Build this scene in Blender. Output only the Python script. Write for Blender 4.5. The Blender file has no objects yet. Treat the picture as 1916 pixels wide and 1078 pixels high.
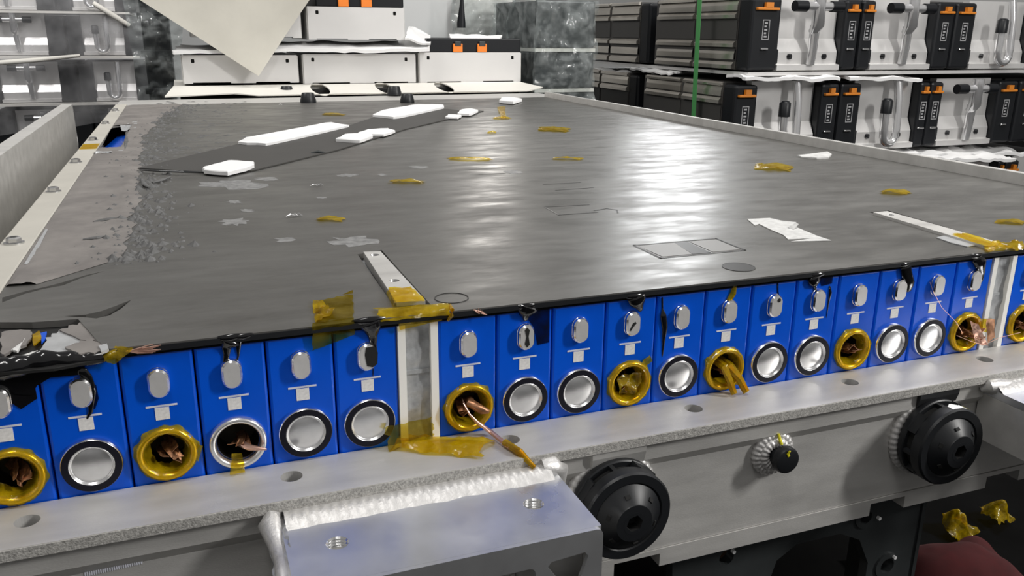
import bpy, bmesh, math, random
import numpy as np
from mathutils import Vector, Matrix, noise
from mathutils.geometry import tessellate_polygon
random.seed(7)
SC = bpy.context.scene
COL = SC.collection

# ------------------------------------------------------------------ camera
F_PX = 1569.906
ROT = (1.27484, -0.00833, -0.36355)
CAM = Vector((0.17534, -0.65868, 0.22918))
cd = bpy.data.cameras.new('camera'); cam = bpy.data.objects.new('camera', cd); COL.objects.link(cam)
cam.location = CAM; cam.rotation_euler = ROT
cd.sensor_fit = 'HORIZONTAL'; cd.sensor_width = 36.0; cd.lens = F_PX * 36.0 / 1916.0
cd.clip_start = 0.01; cd.clip_end = 100
SC.camera = cam

# ------------------------------------------------------------------ world, lamps, exposure
W = bpy.data.worlds.new('hall_light'); SC.world = W; W.use_nodes = True
W.node_tree.nodes['Background'].inputs[0].default_value = (1.0, 0.98, 0.955, 1)
W.node_tree.nodes['Background'].inputs[1].default_value = 0.25
def lamp(name, loc, target, sx, sy, power, col=(1, 1, 1)):
    l = bpy.data.lights.new(name, 'AREA'); l.shape = 'RECTANGLE'; l.size = sx; l.size_y = sy
    l.energy = power; l.color = col
    o = bpy.data.objects.new(name, l); COL.objects.link(o); o.location = loc
    o.rotation_euler = (Vector(target) - Vector(loc)).to_track_quat('-Z', 'Y').to_euler()
    return o
lamp('hall_lamp_far', (6.15, 9.2, 1.80), (0.9, 0.7, 0), 0.8, 0.9, 38, (0.97, 0.99, 1.0))
lamp('hall_lamp_mid', (4.9, 6.8, 1.95), (0.6, 0.3, 0), 0.5, 0.9, 22, (0.97, 0.99, 1.0))
lamp('hall_lamp_back', (5.0, 13.2, 2.75), (0.5, 0.4, 0), 0.25, 1.2, 30, (1.0, 0.96, 0.90))
lamp('hall_lamp_front', (3.7, -1.9, 2.0), (0.7, 0.2, -0.1), 0.25, 1.0, 128, (1.0, 0.98, 0.95))
lamp('hall_lamp_overhead', (0.1, -0.7, 2.6), (0.6, 0.2, 0), 0.3, 1.6, 30, (1.0, 0.98, 0.95))
lamp('added_fill_left', (-1.2, 2.2, 2.6), (-0.3, 4.2, 0.1), 0.3, 1.6, 70, (1.0, 0.98, 0.95))  # fill light added to brighten the left stack, no known fixture
lamp('hall_lamp_middle', (2.5, 1.3, 2.6), (1.2, 2.8, 0), 0.3, 1.2, 62, (1.0, 0.98, 0.95))
SC.view_settings.view_transform = 'Standard'; SC.view_settings.look = 'None'
SC.view_settings.exposure = 0.0; SC.view_settings.gamma = 1.0
SC.view_settings.use_curve_mapping = False

# ------------------------------------------------------------------ pixel -> plane
_M = np.array(cam.rotation_euler.to_matrix())
def at(u, v, ax, val):
    d = _M @ np.array([(u - 958) / F_PX, (539 - v) / F_PX, -1.0])
    c = np.array(CAM); t = (val - c[ax]) / d[ax]
    return Vector(c + t * d)
def lid(u, v, z=0.0): return at(u, v, 2, z)
def front(u, v, y=0.0): return at(u, v, 1, y)

# ------------------------------------------------------------------ materials
MATS = {}
def mat(name, col, rough=0.5, metal=0.0, var=0.0, vscale=20, bump=0.0, bscale=200, stretch=(1, 1, 1), rvar=0.0, col2=None, spec=None, coat=0.0):
    m = bpy.data.materials.new(name); m.use_nodes = True; nt = m.node_tree; N = nt.nodes; L = nt.links
    b = N['Principled BSDF']
    b.inputs['Base Color'].default_value = (*col, 1); b.inputs['Roughness'].default_value = rough; b.inputs['Metallic'].default_value = metal
    if spec is not None: b.inputs['Specular IOR Level'].default_value = spec
    if coat: b.inputs['Coat Weight'].default_value = coat; b.inputs['Coat Roughness'].default_value = 0.08
    if var or bump or rvar or col2:
        tc = N.new('ShaderNodeTexCoord'); mp = N.new('ShaderNodeMapping'); mp.inputs['Scale'].default_value = stretch
        L.new(tc.outputs['Object'], mp.inputs[0])
    if var or col2 or rvar:
        n = N.new('ShaderNodeTexNoise'); n.inputs['Scale'].default_value = vscale; n.inputs['Detail'].default_value = 6; n.inputs['Roughness'].default_value = 0.6
        L.new(mp.outputs[0], n.inputs['Vector'])
        if var or col2:
            r = N.new('ShaderNodeValToRGB'); r.color_ramp.elements[0].position = 0.3; r.color_ramp.elements[1].position = 0.7
            a = col2 if col2 else tuple(c * (1 - var) for c in col); bb = col if col2 else tuple(min(1, c * (1 + var)) for c in col)
            r.color_ramp.elements[0].color = (*a, 1); r.color_ramp.elements[1].color = (*bb, 1)
            L.new(n.outputs['Fac'], r.inputs[0]); L.new(r.outputs[0], b.inputs['Base Color'])
        if rvar:
            mr = N.new('ShaderNodeMapRange'); mr.inputs[1].default_value = 0.3; mr.inputs[2].default_value = 0.7
            mr.inputs[3].default_value = max(0.02, rough - rvar); mr.inputs[4].default_value = min(1, rough + rvar)
            L.new(n.outputs['Fac'], mr.inputs[0]); L.new(mr.outputs[0], b.inputs['Roughness'])
    if bump:
        n2 = N.new('ShaderNodeTexNoise'); n2.inputs['Scale'].default_value = bscale; n2.inputs['Detail'].default_value = 4
        L.new(mp.outputs[0], n2.inputs['Vector'])
        bp = N.new('ShaderNodeBump'); bp.inputs['Strength'].default_value = bump; bp.inputs['Distance'].default_value = 0.001
        L.new(n2.outputs['Fac'], bp.inputs['Height']); L.new(bp.outputs[0], b.inputs['Normal'])
    MATS[name] = m
    return m
mat('alu', (0.60, 0.59, 0.57), 0.46, 0.45, var=0.10, vscale=9, bump=0.15, bscale=400, stretch=(1, 4, 4), rvar=0.06)
mat('alu_cut', (0.42, 0.41, 0.39), 0.7, 0.3, var=0.4, vscale=500, bump=0.6, bscale=700)
mat('alu_mill', (0.66, 0.67, 0.69), 0.32, 0.8, var=0.10, vscale=10, rvar=0.10)
mat('weld', (0.60, 0.59, 0.58), 0.45, 0.5, var=0.12, vscale=200, bump=0.3, bscale=500)
mat('steel', (0.62, 0.62, 0.62), 0.25, 1.0)
mat('terminal', (0.74, 0.73, 0.72), 0.42, 0.5, var=0.06, vscale=90)
mat('chrome', (0.86, 0.86, 0.86), 0.18, 1.0)
mat('disc', (0.80, 0.80, 0.81), 0.26, 0.9, var=0.05, vscale=150)
mat('blue', (0.0005, 0.082, 0.60), 0.30, 0.0, var=0.10, vscale=12, bump=0.10, bscale=60, spec=0.3)
mat('blue_side', (0.002, 0.03, 0.22), 0.4)
mat('print_white', (0.66, 0.68, 0.76), 0.5)
mat('sticker', (0.78, 0.77, 0.76), 0.55, var=0.12, vscale=500)
mat('black_rubber', (0.010, 0.011, 0.013), 0.42, spec=0.4)
mat('gasket', (0.006, 0.006, 0.012), 0.5, spec=0.2)
mat('black_glue', (0.006, 0.006, 0.007), 0.14, coat=0.3)
mat('black_plastic', (0.016, 0.017, 0.019), 0.42, rvar=0.08, vscale=40, var=0.2)
mat('black_hole', (0.004, 0.004, 0.004), 0.8)
mat('dark_interior', (0.012, 0.010, 0.008), 0.5, var=0.5, vscale=200)
mat('copper', (0.34, 0.17, 0.09), 0.38, 0.7, var=0.5, vscale=120)
mat('copper_bright', (0.80, 0.50, 0.40), 0.3, 0.8)
mat('white_strip', (0.86, 0.85, 0.81), 0.55)
mat('white_foam', (0.80, 0.80, 0.80), 0.8, bump=0.2, bscale=300)
mat('white_board', (0.72, 0.70, 0.65), 0.6, var=0.06, vscale=3)
mat('cast', (0.40, 0.41, 0.42), 0.5, 0.4, var=0.35, vscale=45, bump=0.8, bscale=90)
mat('paper', (0.55, 0.53, 0.47), 0.8, var=0.08, vscale=5)
mat('orange', (0.85, 0.22, 0.02), 0.45)
mat('white_plate', (0.66, 0.65, 0.64), 0.42, 0.15, var=0.04, vscale=4)
mat('module_black', (0.008, 0.009, 0.011), 0.42, spec=0.3)
mat('orange_clip', (0.62, 0.20, 0.015), 0.5)
mat('module_panel', (0.05, 0.048, 0.046), 0.5)
mat('module_silver', (0.80, 0.79, 0.78), 0.32, 0.55, var=0.04, vscale=6)
mat('module_rib', (0.66, 0.62, 0.56), 0.24, 0.9, var=0.12, vscale=5)
mat('pipe', (0.75, 0.75, 0.76), 0.18, 0.75)
mat('grey_text', (0.35, 0.35, 0.36), 0.5)
mat('strap_green', (0.07, 0.30, 0.09), 0.45)
mat('red_cloth', (0.05, 0.002, 0.003), 0.95, var=0.3, vscale=20)
mat('stand_steel', (0.045, 0.05, 0.052), 0.4, 0.3, var=0.2, vscale=15)
mat('wood', (0.18, 0.10, 0.05), 0.6, var=0.2, vscale=30)
mat('floor', (0.004, 0.004, 0.004), 0.95, spec=0.05, var=0.4, vscale=6)  # near-black base also stands in for the shade under the pack
mat('wall', (0.55, 0.56, 0.56), 0.7, var=0.04, vscale=2)
mat('yellow_paint', (0.75, 0.68, 0.02), 0.4)
mat('white_paint', (0.85, 0.85, 0.85), 0.5)
mat('sealant', (0.25, 0.232, 0.218), 0.62, 0.15, col2=(0.15, 0.138, 0.132), vscale=13, bump=0.5, bscale=90)
mat('crumb', (0.10, 0.10, 0.10), 0.7, 0.0, var=0.4, vscale=60, bump=0.6, bscale=200)
mat('foil', (0.52, 0.53, 0.54), 0.4, 0.5, var=0.15, vscale=50, bump=0.4, bscale=80)
mat('lid_mark', (0.040, 0.039, 0.038), 0.45, 0.5)
mat('lid_light', (0.26, 0.255, 0.25), 0.5, 0.5)
mat('scuff', (0.27, 0.27, 0.27), 0.5, 0.4, var=0.35, vscale=120)
mat('strip_dark', (0.052, 0.050, 0.047), 0.6, var=0.1, vscale=10)
mat('rail_pale', (0.50, 0.48, 0.43), 0.55, 0.1, var=0.1, vscale=8)
mat('residue', (0.60, 0.60, 0.59), 0.6, var=0.2, vscale=90)

# graphite-grey cover: streaky brushed finish, chalky patches
m = mat('cover', (0.15, 0.147, 0.14), 0.36, 0.55); nt = m.node_tree; N = nt.nodes; L = nt.links; b = N['Principled BSDF']
tc = N.new('ShaderNodeTexCoord')
def nz(scale, stretch, rot=0, detail=6):
    mp = N.new('ShaderNodeMapping'); mp.inputs['Scale'].default_value = stretch; mp.inputs['Rotation'].default_value = (0, 0, rot)
    n = N.new('ShaderNodeTexNoise'); n.inputs['Scale'].default_value = scale; n.inputs['Detail'].default_value = detail; n.inputs['Roughness'].default_value = 0.62
    L.new(tc.outputs['Object'], mp.inputs[0]); L.new(mp.outputs[0], n.inputs['Vector']); return n
n1 = nz(3.2, (1, 1, 1)); n2 = nz(7, (1, 3.5, 1), 0.35); n3 = nz(60, (1, 4, 1), 0.2)
mx = N.new('ShaderNodeMath'); mx.operation = 'ADD'; L.new(n1.outputs[0], mx.inputs[0]); L.new(n2.outputs[0], mx.inputs[1])
mx2 = N.new('ShaderNodeMath'); mx2.operation = 'MULTIPLY_ADD'; L.new(n3.outputs[0], mx2.inputs[0]); mx2.inputs[1].default_value = 0.35; L.new(mx.outputs[0], mx2.inputs[2])
rp = N.new('ShaderNodeValToRGB'); rp.color_ramp.elements[0].position = 0.40; rp.color_ramp.elements[1].position = 0.80
dv = N.new('ShaderNodeMath'); dv.operation = 'MULTIPLY'; dv.inputs[1].default_value = 0.5; L.new(mx2.outputs[0], dv.inputs[0])
rp.color_ramp.elements[0].color = (0.108, 0.104, 0.097, 1); rp.color_ramp.elements[1].color = (0.208, 0.204, 0.195, 1)
L.new(dv.outputs[0], rp.inputs[0]); L.new(rp.outputs[0], b.inputs['Base Color'])
mr = N.new('ShaderNodeMapRange'); mr.inputs[1].default_value = 0.4; mr.inputs[2].default_value = 0.8; mr.inputs[1].default_value = 0.33; mr.inputs[2].default_value = 0.67; mr.inputs[3].default_value = 0.28; mr.inputs[4].default_value = 0.50
n4 = nz(9, (1, 2.6, 1), 0.9, 8); L.new(n4.outputs[0], mr.inputs[0]); L.new(mr.outputs[0], b.inputs['Roughness'])
bp = N.new('ShaderNodeBump'); bp.inputs['Strength'].default_value = 0.08; bp.inputs['Distance'].default_value = 0.002
L.new(n2.outputs[0], bp.inputs['Height']); L.new(bp.outputs[0], b.inputs['Normal'])

def film_mat(name, tcol, gcol, fac, rough, noise_scale=40, bump=0.6):
    m = bpy.data.materials.new(name); m.use_nodes = True; nt = m.node_tree; N = nt.nodes; L = nt.links
    N.remove(N['Principled BSDF']); out = N['Material Output']
    tr = N.new('ShaderNodeBsdfTransparent'); tr.inputs[0].default_value = (*tcol, 1)
    pr = N.new('ShaderNodeBsdfPrincipled'); pr.inputs['Base Color'].default_value = (*gcol, 1); pr.inputs['Roughness'].default_value = rough
    pr.inputs['Specular IOR Level'].default_value = 0.9
    mxs = N.new('ShaderNodeMixShader')
    tc = N.new('ShaderNodeTexCoord'); n = N.new('ShaderNodeTexNoise'); n.inputs['Scale'].default_value = noise_scale; n.inputs['Detail'].default_value = 5
    L.new(tc.outputs['Object'], n.inputs['Vector'])
    mr = N.new('ShaderNodeMapRange'); mr.inputs[1].default_value = 0.3; mr.inputs[2].default_value = 0.7; mr.inputs[3].default_value = max(0, fac - 0.2); mr.inputs[4].default_value = min(1, fac + 0.2)
    L.new(n.outputs[0], mr.inputs[0]); L.new(mr.outputs[0], mxs.inputs[0])
    bp = N.new('ShaderNodeBump'); bp.inputs['Strength'].default_value = bump; bp.inputs['Distance'].default_value = 0.003
    L.new(n.outputs[0], bp.inputs['Height']); L.new(bp.outputs[0], pr.inputs['Normal'])
    L.new(tr.outputs[0], mxs.inputs[1]); L.new(pr.outputs[0], mxs.inputs[2]); L.new(mxs.outputs[0], out.inputs[0])
    MATS[name] = m
film_mat('kapton', (0.92, 0.70, 0.08), (0.56, 0.38, 0.006), 0.34, 0.10, 90)
film_mat('kapton_flat', (0.74, 0.62, 0.16), (0.30, 0.22, 0.02), 0.20, 0.14, 40, 0.2)
film_mat('smear', (0.62, 0.66, 0.70), (0.008, 0.008, 0.01), 0.30, 0.2, 70, 0.2)
film_mat('wrap', (0.90, 0.93, 0.93), (0.42, 0.45, 0.45), 0.24, 0.07, 22, 1.0)
film_mat('wrap_haze', (0.96, 0.96, 0.97), (0.60, 0.60, 0.62), 0.20, 0.3, 5, 0.3)

# ------------------------------------------------------------------ mesh helpers
def V(x, y, z): return Vector((x, y, z))
class MB:
    def __init__(s): s.v = []; s.f = []
    def add(s, vs, fs):
        o = len(s.v); s.v += [Vector(p) for p in vs]; s.f += [tuple(i + o for i in f) for f in fs]; return s
    def box(s, x0, x1, y0, y1, z0, z1, bev=0.0):
        if bev:
            bm = bmesh.new(); bmesh.ops.create_cube(bm, size=1)
            for q in bm.verts: q.co = V(x0 + (q.co.x + .5) * (x1 - x0), y0 + (q.co.y + .5) * (y1 - y0), z0 + (q.co.z + .5) * (z1 - z0))
            bmesh.ops.bevel(bm, geom=bm.edges[:], offset=bev, segments=2, affect='EDGES', profile=0.5)
            bm.verts.index_update(); s.add([q.co.copy() for q in bm.verts], [[w.index for w in f.verts] for f in bm.faces]); bm.free(); return s
        return s.add([(x0, y0, z0), (x1, y0, z0), (x1, y1, z0), (x0, y1, z0), (x0, y0, z1), (x1, y0, z1), (x1, y1, z1), (x0, y1, z1)],
                     [(3, 2, 1, 0), (4, 5, 6, 7), (0, 1, 5, 4), (1, 2, 6, 5), (2, 3, 7, 6), (3, 0, 4, 7)])
    def plate(s, outer, holes, h0, h1, fn=lambda a, b, h: (a, b, h), bottom=True):
        """flat plate of any outline with holes; (a,b) in plane, h through it"""
        loops = [outer] + list(holes)
        flat = [p for l in loops for p in l]
        tris = tessellate_polygon([[V(p[0], p[1], 0) for p in l] for l in loops])
        n = len(flat)
        fs = []
        for t in tris:
            a, b_, c = (flat[i] for i in t)
            ar = (b_[0] - a[0]) * (c[1] - a[1]) - (b_[1] - a[1]) * (c[0] - a[0])
            if abs(ar) < 1e-14: continue
            t = t if ar > 0 else t[::-1]
            fs.append(t)
            if bottom: fs.append(tuple(i + n for i in t[::-1]))
        k = 0
        for l in loops:
            m_ = len(l); ar = sum(l[i][0] * l[(i + 1) % m_][1] - l[(i + 1) % m_][0] * l[i][1] for i in range(m_))
            ccw = ar > 0; is_outer = l is outer
            for i in range(m_):
                a, b_ = k + i, k + (i + 1) % m_
                q = (a, a + n, b_ + n, b_)
                fs.append(q if (ccw == is_outer) else q[::-1])
            k += m_
        return s.add([fn(p[0], p[1], h1) for p in flat] + [fn(p[0], p[1], h0) for p in flat], fs)
    def lathe(s, cx, y0, cz, prof, n=40, a0=0.0, sq=1.0):
        """profile of (radius, height toward -Y) turned about the Y axis"""
        vs = []; fs = []
        for r, h in prof:
            for i in range(n):
                t = a0 + 2 * math.pi * i / n
                vs.append((cx + r * math.cos(t), y0 - h, cz + r * math.sin(t) * sq))
        for k in range(len(prof) - 1):
            for i in range(n):
                j = (i + 1) % n
                fs.append((k * n + i, k * n + j, (k + 1) * n + j, (k + 1) * n + i))
        if prof[-1][0] > 1e-6: fs.append(tuple((len(prof) - 1) * n + i for i in range(n)))
        return s.add(vs, fs)
    def lathez(s, cx, cy, z0, prof, n=32):
        vs = []; fs = []
        for r, h in prof:
            for i in range(n):
                t = 2 * math.pi * i / n
                vs.append((cx + r * math.cos(t), cy + r * math.sin(t), z0 + h))
        for k in range(len(prof) - 1):
            for i in range(n):
                j = (i + 1) % n
                fs.append((k * n + i, k * n + j, (k + 1) * n + j, (k + 1) * n + i))
        if prof[-1][0] > 1e-6: fs.append(tuple((len(prof) - 1) * n + i for i in range(n)))
        return s.add(vs, fs)
    def tube(s, pts, rad, n=10, flat=(1, 1, 1)):
        pts = [Vector(p) for p in pts]; rads = rad if hasattr(rad, '__len__') else [rad] * len(pts)
        vs = []; fs = []; up = V(0.13, 0.31, 0.94)
        for k, p in enumerate(pts):
            d = (pts[min(k + 1, len(pts) - 1)] - pts[max(k - 1, 0)]).normalized()
            a = d.cross(up)
            if a.length < 1e-3: a = d.cross(V(1, 0, 0))
            a.normalize(); c = a.cross(d)
            for i in range(n):
                t = 2 * math.pi * i / n; q = (a * math.cos(t) + c * math.sin(t)) * rads[k]
                vs.append(p + V(q.x * flat[0], q.y * flat[1], q.z * flat[2]))
        for k in range(len(pts) - 1):
            for i in range(n):
                j = (i + 1) % n; fs.append((k * n + i, k * n + j, (k + 1) * n + j, (k + 1) * n + i))
        fs.append(tuple(range(n))[::-1]); fs.append(tuple((len(pts) - 1) * n + i for i in range(n)))
        return s.add(vs, fs)
    def patch(s, c, nu, nv, amp=0.0, freq=60, seed=0, jit=0.0, bow=None, thick=0.0):
        """bilinear patch over four corners with crumple noise, optional bow(u,v)->Vector and thickness"""
        c = [Vector(p) for p in c]; nrm = (c[1] - c[0]).cross(c[3] - c[0]).normalized(); vs = []; fs = []
        off = V(seed * 3.7, seed * 1.3, seed * 7.1)
        for j in range(nv + 1):
            for i in range(nu + 1):
                u = i / nu; v = j / nv
                if jit:
                    if i in (0, nu): u += jit * noise.noise(V(v * 6, seed * 2.1, i)) * (1 if i else 1)
                    if j in (0, nv): v += jit * noise.noise(V(u * 6, seed * 3.3, 5 + j))
                p = c[0] * (1 - u) * (1 - v) + c[1] * u * (1 - v) + c[2] * u * v + c[3] * (1 - u) * v
                if amp:
                    a = noise.noise(p * freq + off) + 0.5 * abs(noise.noise(p * freq * 2.1 - off))
                    p = p + nrm * amp * a
                if bow: p = p + bow(u, v)
                vs.append(p)
        w = nu + 1
        for j in range(nv):
            for i in range(nu): fs.append((j * w + i, j * w + i + 1, (j + 1) * w + i + 1, (j + 1) * w + i))
        if thick:
            n = len(vs); vs2 = [p - nrm * thick for p in vs]
            rim = [i for i in range(nu)] + [nu + j * w for j in range(nv)] + [nv * w + i for i in range(nu, 0, -1)] + [j * w for j in range(nv, 0, -1)]
            fs2 = [tuple(i + n for i in f[::-1]) for f in fs]
            fs3 = [(rim[k], rim[k] + n, rim[(k + 1) % len(rim)] + n, rim[(k + 1) % len(rim)]) for k in range(len(rim))]
            return s.add(vs + vs2, fs + fs2 + fs3)
        return s.add(vs, fs)
    def extrude_x(s, prof, x0, x1, close=True):
        """(y,z) outline swept along X"""
        n = len(prof); vs = [(x0, p[0], p[1]) for p in prof] + [(x1, p[0], p[1]) for p in prof]
        fs = [(i, (i + 1) % n, n + (i + 1) % n, n + i) for i in range(n)]
        if close:
            for t in tessellate_polygon([[V(p[0], p[1], 0) for p in prof]]):
                fs.append(tuple(t)); fs.append(tuple(i + n for i in t[::-1]))
        return s.add(vs, fs)
    def mesh(s, name, origin=V(0, 0, 0), smooth=False):
        me = bpy.data.meshes.new(name); me.from_pydata([tuple(p - origin) for p in s.v], [], s.f); 
        bm = bmesh.new(); bm.from_mesh(me); bmesh.ops.recalc_face_normals(bm, faces=bm.faces[:]); bm.to_mesh(me); bm.free()
        if smooth:
            me.polygons.foreach_set('use_smooth', [True] * len(me.polygons))
            try: me.set_sharp_from_angle(angle=math.radians(smooth if smooth is not True else 40))
            except Exception: pass
        return me
    def build(s, name, mt, parent=None, smooth=False):
        org = parent_world(parent) if parent else s.center_base()
        me = s.mesh(name, org, smooth); me.materials.append(MATS[mt])
        o = bpy.data.objects.new(name, me); COL.objects.link(o)
        if parent: o.parent = parent
        else: o.location = org
        return o
    def center_base(s):
        a = np.array([tuple(p) for p in s.v]); lo = a.min(0); hi = a.max(0)
        return V((lo[0] + hi[0]) / 2, (lo[1] + hi[1]) / 2, lo[2])
def parent_world(o):
    p = V(0, 0, 0)
    while o: p = p + Vector(o.location); o = o.parent
    return p
def tag(o, label=None, cat=None, group=None, kind=None):
    if label: o['label'] = label
    if cat: o['category'] = cat
    if group: o['group'] = group
    if kind: o['kind'] = kind
    return o
def thing(name, loc, label, cat, group=None):
    o = bpy.data.objects.new(name, None); COL.objects.link(o); o.location = loc; o.empty_display_size = 0.05
    return tag(o, label, cat, group)
def share(name, me, mt, parent, loc=(0, 0, 0)):
    o = bpy.data.objects.new(name, me); COL.objects.link(o); o.parent = parent; o.location = loc
    if not me.materials: me.materials.append(MATS[mt])
    return o
def circ(cx, cy, r, n=28, rx=1.0, ry=1.0): return [(cx + r * rx * math.cos(2 * math.pi * i / n), cy + r * ry * math.sin(2 * math.pi * i / n)) for i in range(n)]
def rrect(x0, x1, y0, y1, r, n=5):
    out = []
    for cx, cy, a in ((x1 - r, y1 - r, 0), (x0 + r, y1 - r, 90), (x0 + r, y0 + r, 180), (x1 - r, y0 + r, 270)):
        for i in range(n + 1):
            t = math.radians(a + 90 * i / n); out.append((cx + r * math.cos(t), cy + r * math.sin(t)))
    return out
def lidpoly(pts, z=0.0): return [tuple(lid(u, v, z)[:2]) for u, v in pts]

# ------------------------------------------------------------------ the hall
P = 0.054; GAP = 0.0357; X2 = 18 * P + GAP
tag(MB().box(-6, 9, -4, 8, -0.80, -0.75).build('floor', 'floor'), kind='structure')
tag(MB().box(-6, 9, 8.0, 8.1, -0.75, 1.2).build('wall_back', 'wall'), kind='structure')
exec_parts = []

# ================================================================== PACK FRAME
RT = -0.1185; RB = -0.128; RY0 = -0.062; RY1 = -0.0012
fr = thing('pack_frame', V(0.7, 1.1, -0.27), 'welded aluminium battery pack frame with drilled front flange and side rails', 'pack frame')
holes = [circ(0.0365 + 0.1903 * k, -0.0265, 0.0088, 28) for k in range(8)]
MB().plate([(-0.10, RY0), (1.50, RY0), (1.50, RY1), (-0.10, RY1)], holes, RB, RT).build('front_flange', 'alu', fr)
# sawn front edge of the flange, a hair proud
MB().box(-0.10, 1.50, RY0 - 0.0008, RY0, RB + 0.0003, RT - 0.0006).build('flange_edge', 'alu_cut', fr)
MB().extrude_x([(-0.040, RB), (-0.057, RB), (-0.057, -0.146), (-0.050, -0.156), (-0.050, -0.2495), (-0.040, -0.2495)], -0.10, 1.50).build('front_wall', 'alu', fr)
bpm = MB()
bpm.box(-0.10, 1.50, -0.0512, 0.02, -0.2555, -0.2503)
for a, b_ in ((-0.10, 0.20), (0.236, 0.515), (0.565, 0.8255), (0.8735, 0.995), (1.047, 1.50)):
    bpm.box(a, b_, -0.0512, 0.02, -0.2697, -0.2555)
bpm.build('base_plate', 'alu', fr)
MB().box(-0.02, 1.42, 0.02, 2.3, -0.262, -0.2555).build('pack_floor', 'stand_steel', fr)
# side rails
MB().box(-0.031, 0.0025, -0.001, 2.30, -0.0055, 0.0015, 0.0012).box(-0.031, -0.001, -0.001, 2.30, -0.25, -0.0056).build('side_rail', 'rail_pale', fr)
MB().box(1.432, 1.50, -0.001, 2.30, -0.25, 0.0).build('side_rail', 'alu', fr)
MB().box(1.424, 1.436, 0.0, 2.28, -0.10, 0.019, 0.001).build('side_lip', 'alu', fr)
MB().box(-0.031, 1.50, 2.30, 2.52, -0.25, -0.003).build('rear_rail', 'alu', fr)
bolt = MB(); bolt.lathez(0, 0, 0, [(0.0105, 0), (0.0105, 0.0015), (0.0075, 0.0018)], 24)
bolt.lathez(0, 0, 0.0015, [(0.0078, 0), (0.0078, 0.0045), (0.0062, 0.0058), (0.004, 0.0058), (0.004, 0.003)], 6)
bme = bolt.mesh('bolt', smooth=30); bme.materials.append(MATS['steel'])
for u, v in ((25, 458), (98, 361), (141, 306), (174, 264), (196, 233), (212, 209)):
    q = lid(u, v); o = share('bolt', bme, 'steel', fr, V(-0.0165, q.y, 0.0015) - fr.location)
# a stripe of old tape on the left rail
tq = lid(168, 277)
MB().patch([(-0.029, tq.y - 0.03, 0.0022), (0.002, tq.y - 0.03, 0.0022), (0.002, tq.y + 0.05, 0.0022), (-0.029, tq.y + 0.05, 0.0022)], 8, 8, 0.0005, 90, 3).build('tape_stripe', 'kapton', fr)
# weld ring helper (beads round a boss)
def bead_ring(cx, cz, y, R, r, parent, a0=0, a1=360, n=26, name='weld_bead'):
    b = MB(); pts = []; rad = []
    for k in range(n * 4 + 1):
        t = math.radians(a0 + (a1 - a0) * k / (n * 4)); pts.append((cx + R * math.cos(t), y, cz + R * math.sin(t)))
        rad.append(r * (0.84 + 0.22 * abs(math.sin(math.pi * k / 4 + 0.3))))
    b.tube(pts, rad, 8); return b.build(name, 'weld', parent, 50)
def bead_line(a, b_, r, parent, n=30, wob=0.0008, flat=(1, 1, 1)):
    a = Vector(a); b_ = Vector(b_); m_ = MB(); pts = []; rad = []
    for k in range(n * 4 + 1):
        t = k / (n * 4); p = a.lerp(b_, t) + V(0, 1, 0) * wob * math.sin(k * 0.9) + V(0, 0, 1) * wob * noise.noise(V(k * 0.13, 2, 1))
        pts.append(p); rad.append(r * (0.93 + 0.09 * abs(math.sin(math.pi * k / 4))))
    m_.tube(pts, rad, 10, flat); return m_.build('weld_bead', 'weld', parent, 50)
def fillet(x0, x1):
    n = int((x1 - x0) / 0.0012); m_ = 8; vs = []; fs = []
    for i in range(n + 1):
        x = x0 + (x1 - x0) * i / n; w_ = 1 + 0.10 * noise.noise(V(x * 60, 1, 2))
        for j in range(m_ + 1):
            t = j / m_; y = -0.0585 - 0.0215 * t * w_; z = RB - 0.0002 + (BZ + 0.0002 - RB) * t + 0.0036 * math.sin(math.pi * t)
            z += 0.00035 * math.sin((x + 0.004 * math.sin(math.pi * t)) * 2 * math.pi / 0.0075) * math.sin(math.pi * t)
            vs.append((x, y, z))
    for i in range(n):
        for j in range(m_): fs.append((i * (m_ + 1) + j, i * (m_ + 1) + j + 1, (i + 1) * (m_ + 1) + j + 1, (i + 1) * (m_ + 1) + j))
    return MB().add(vs, fs).build('weld_bead', 'weld', fr, 80)
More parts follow.
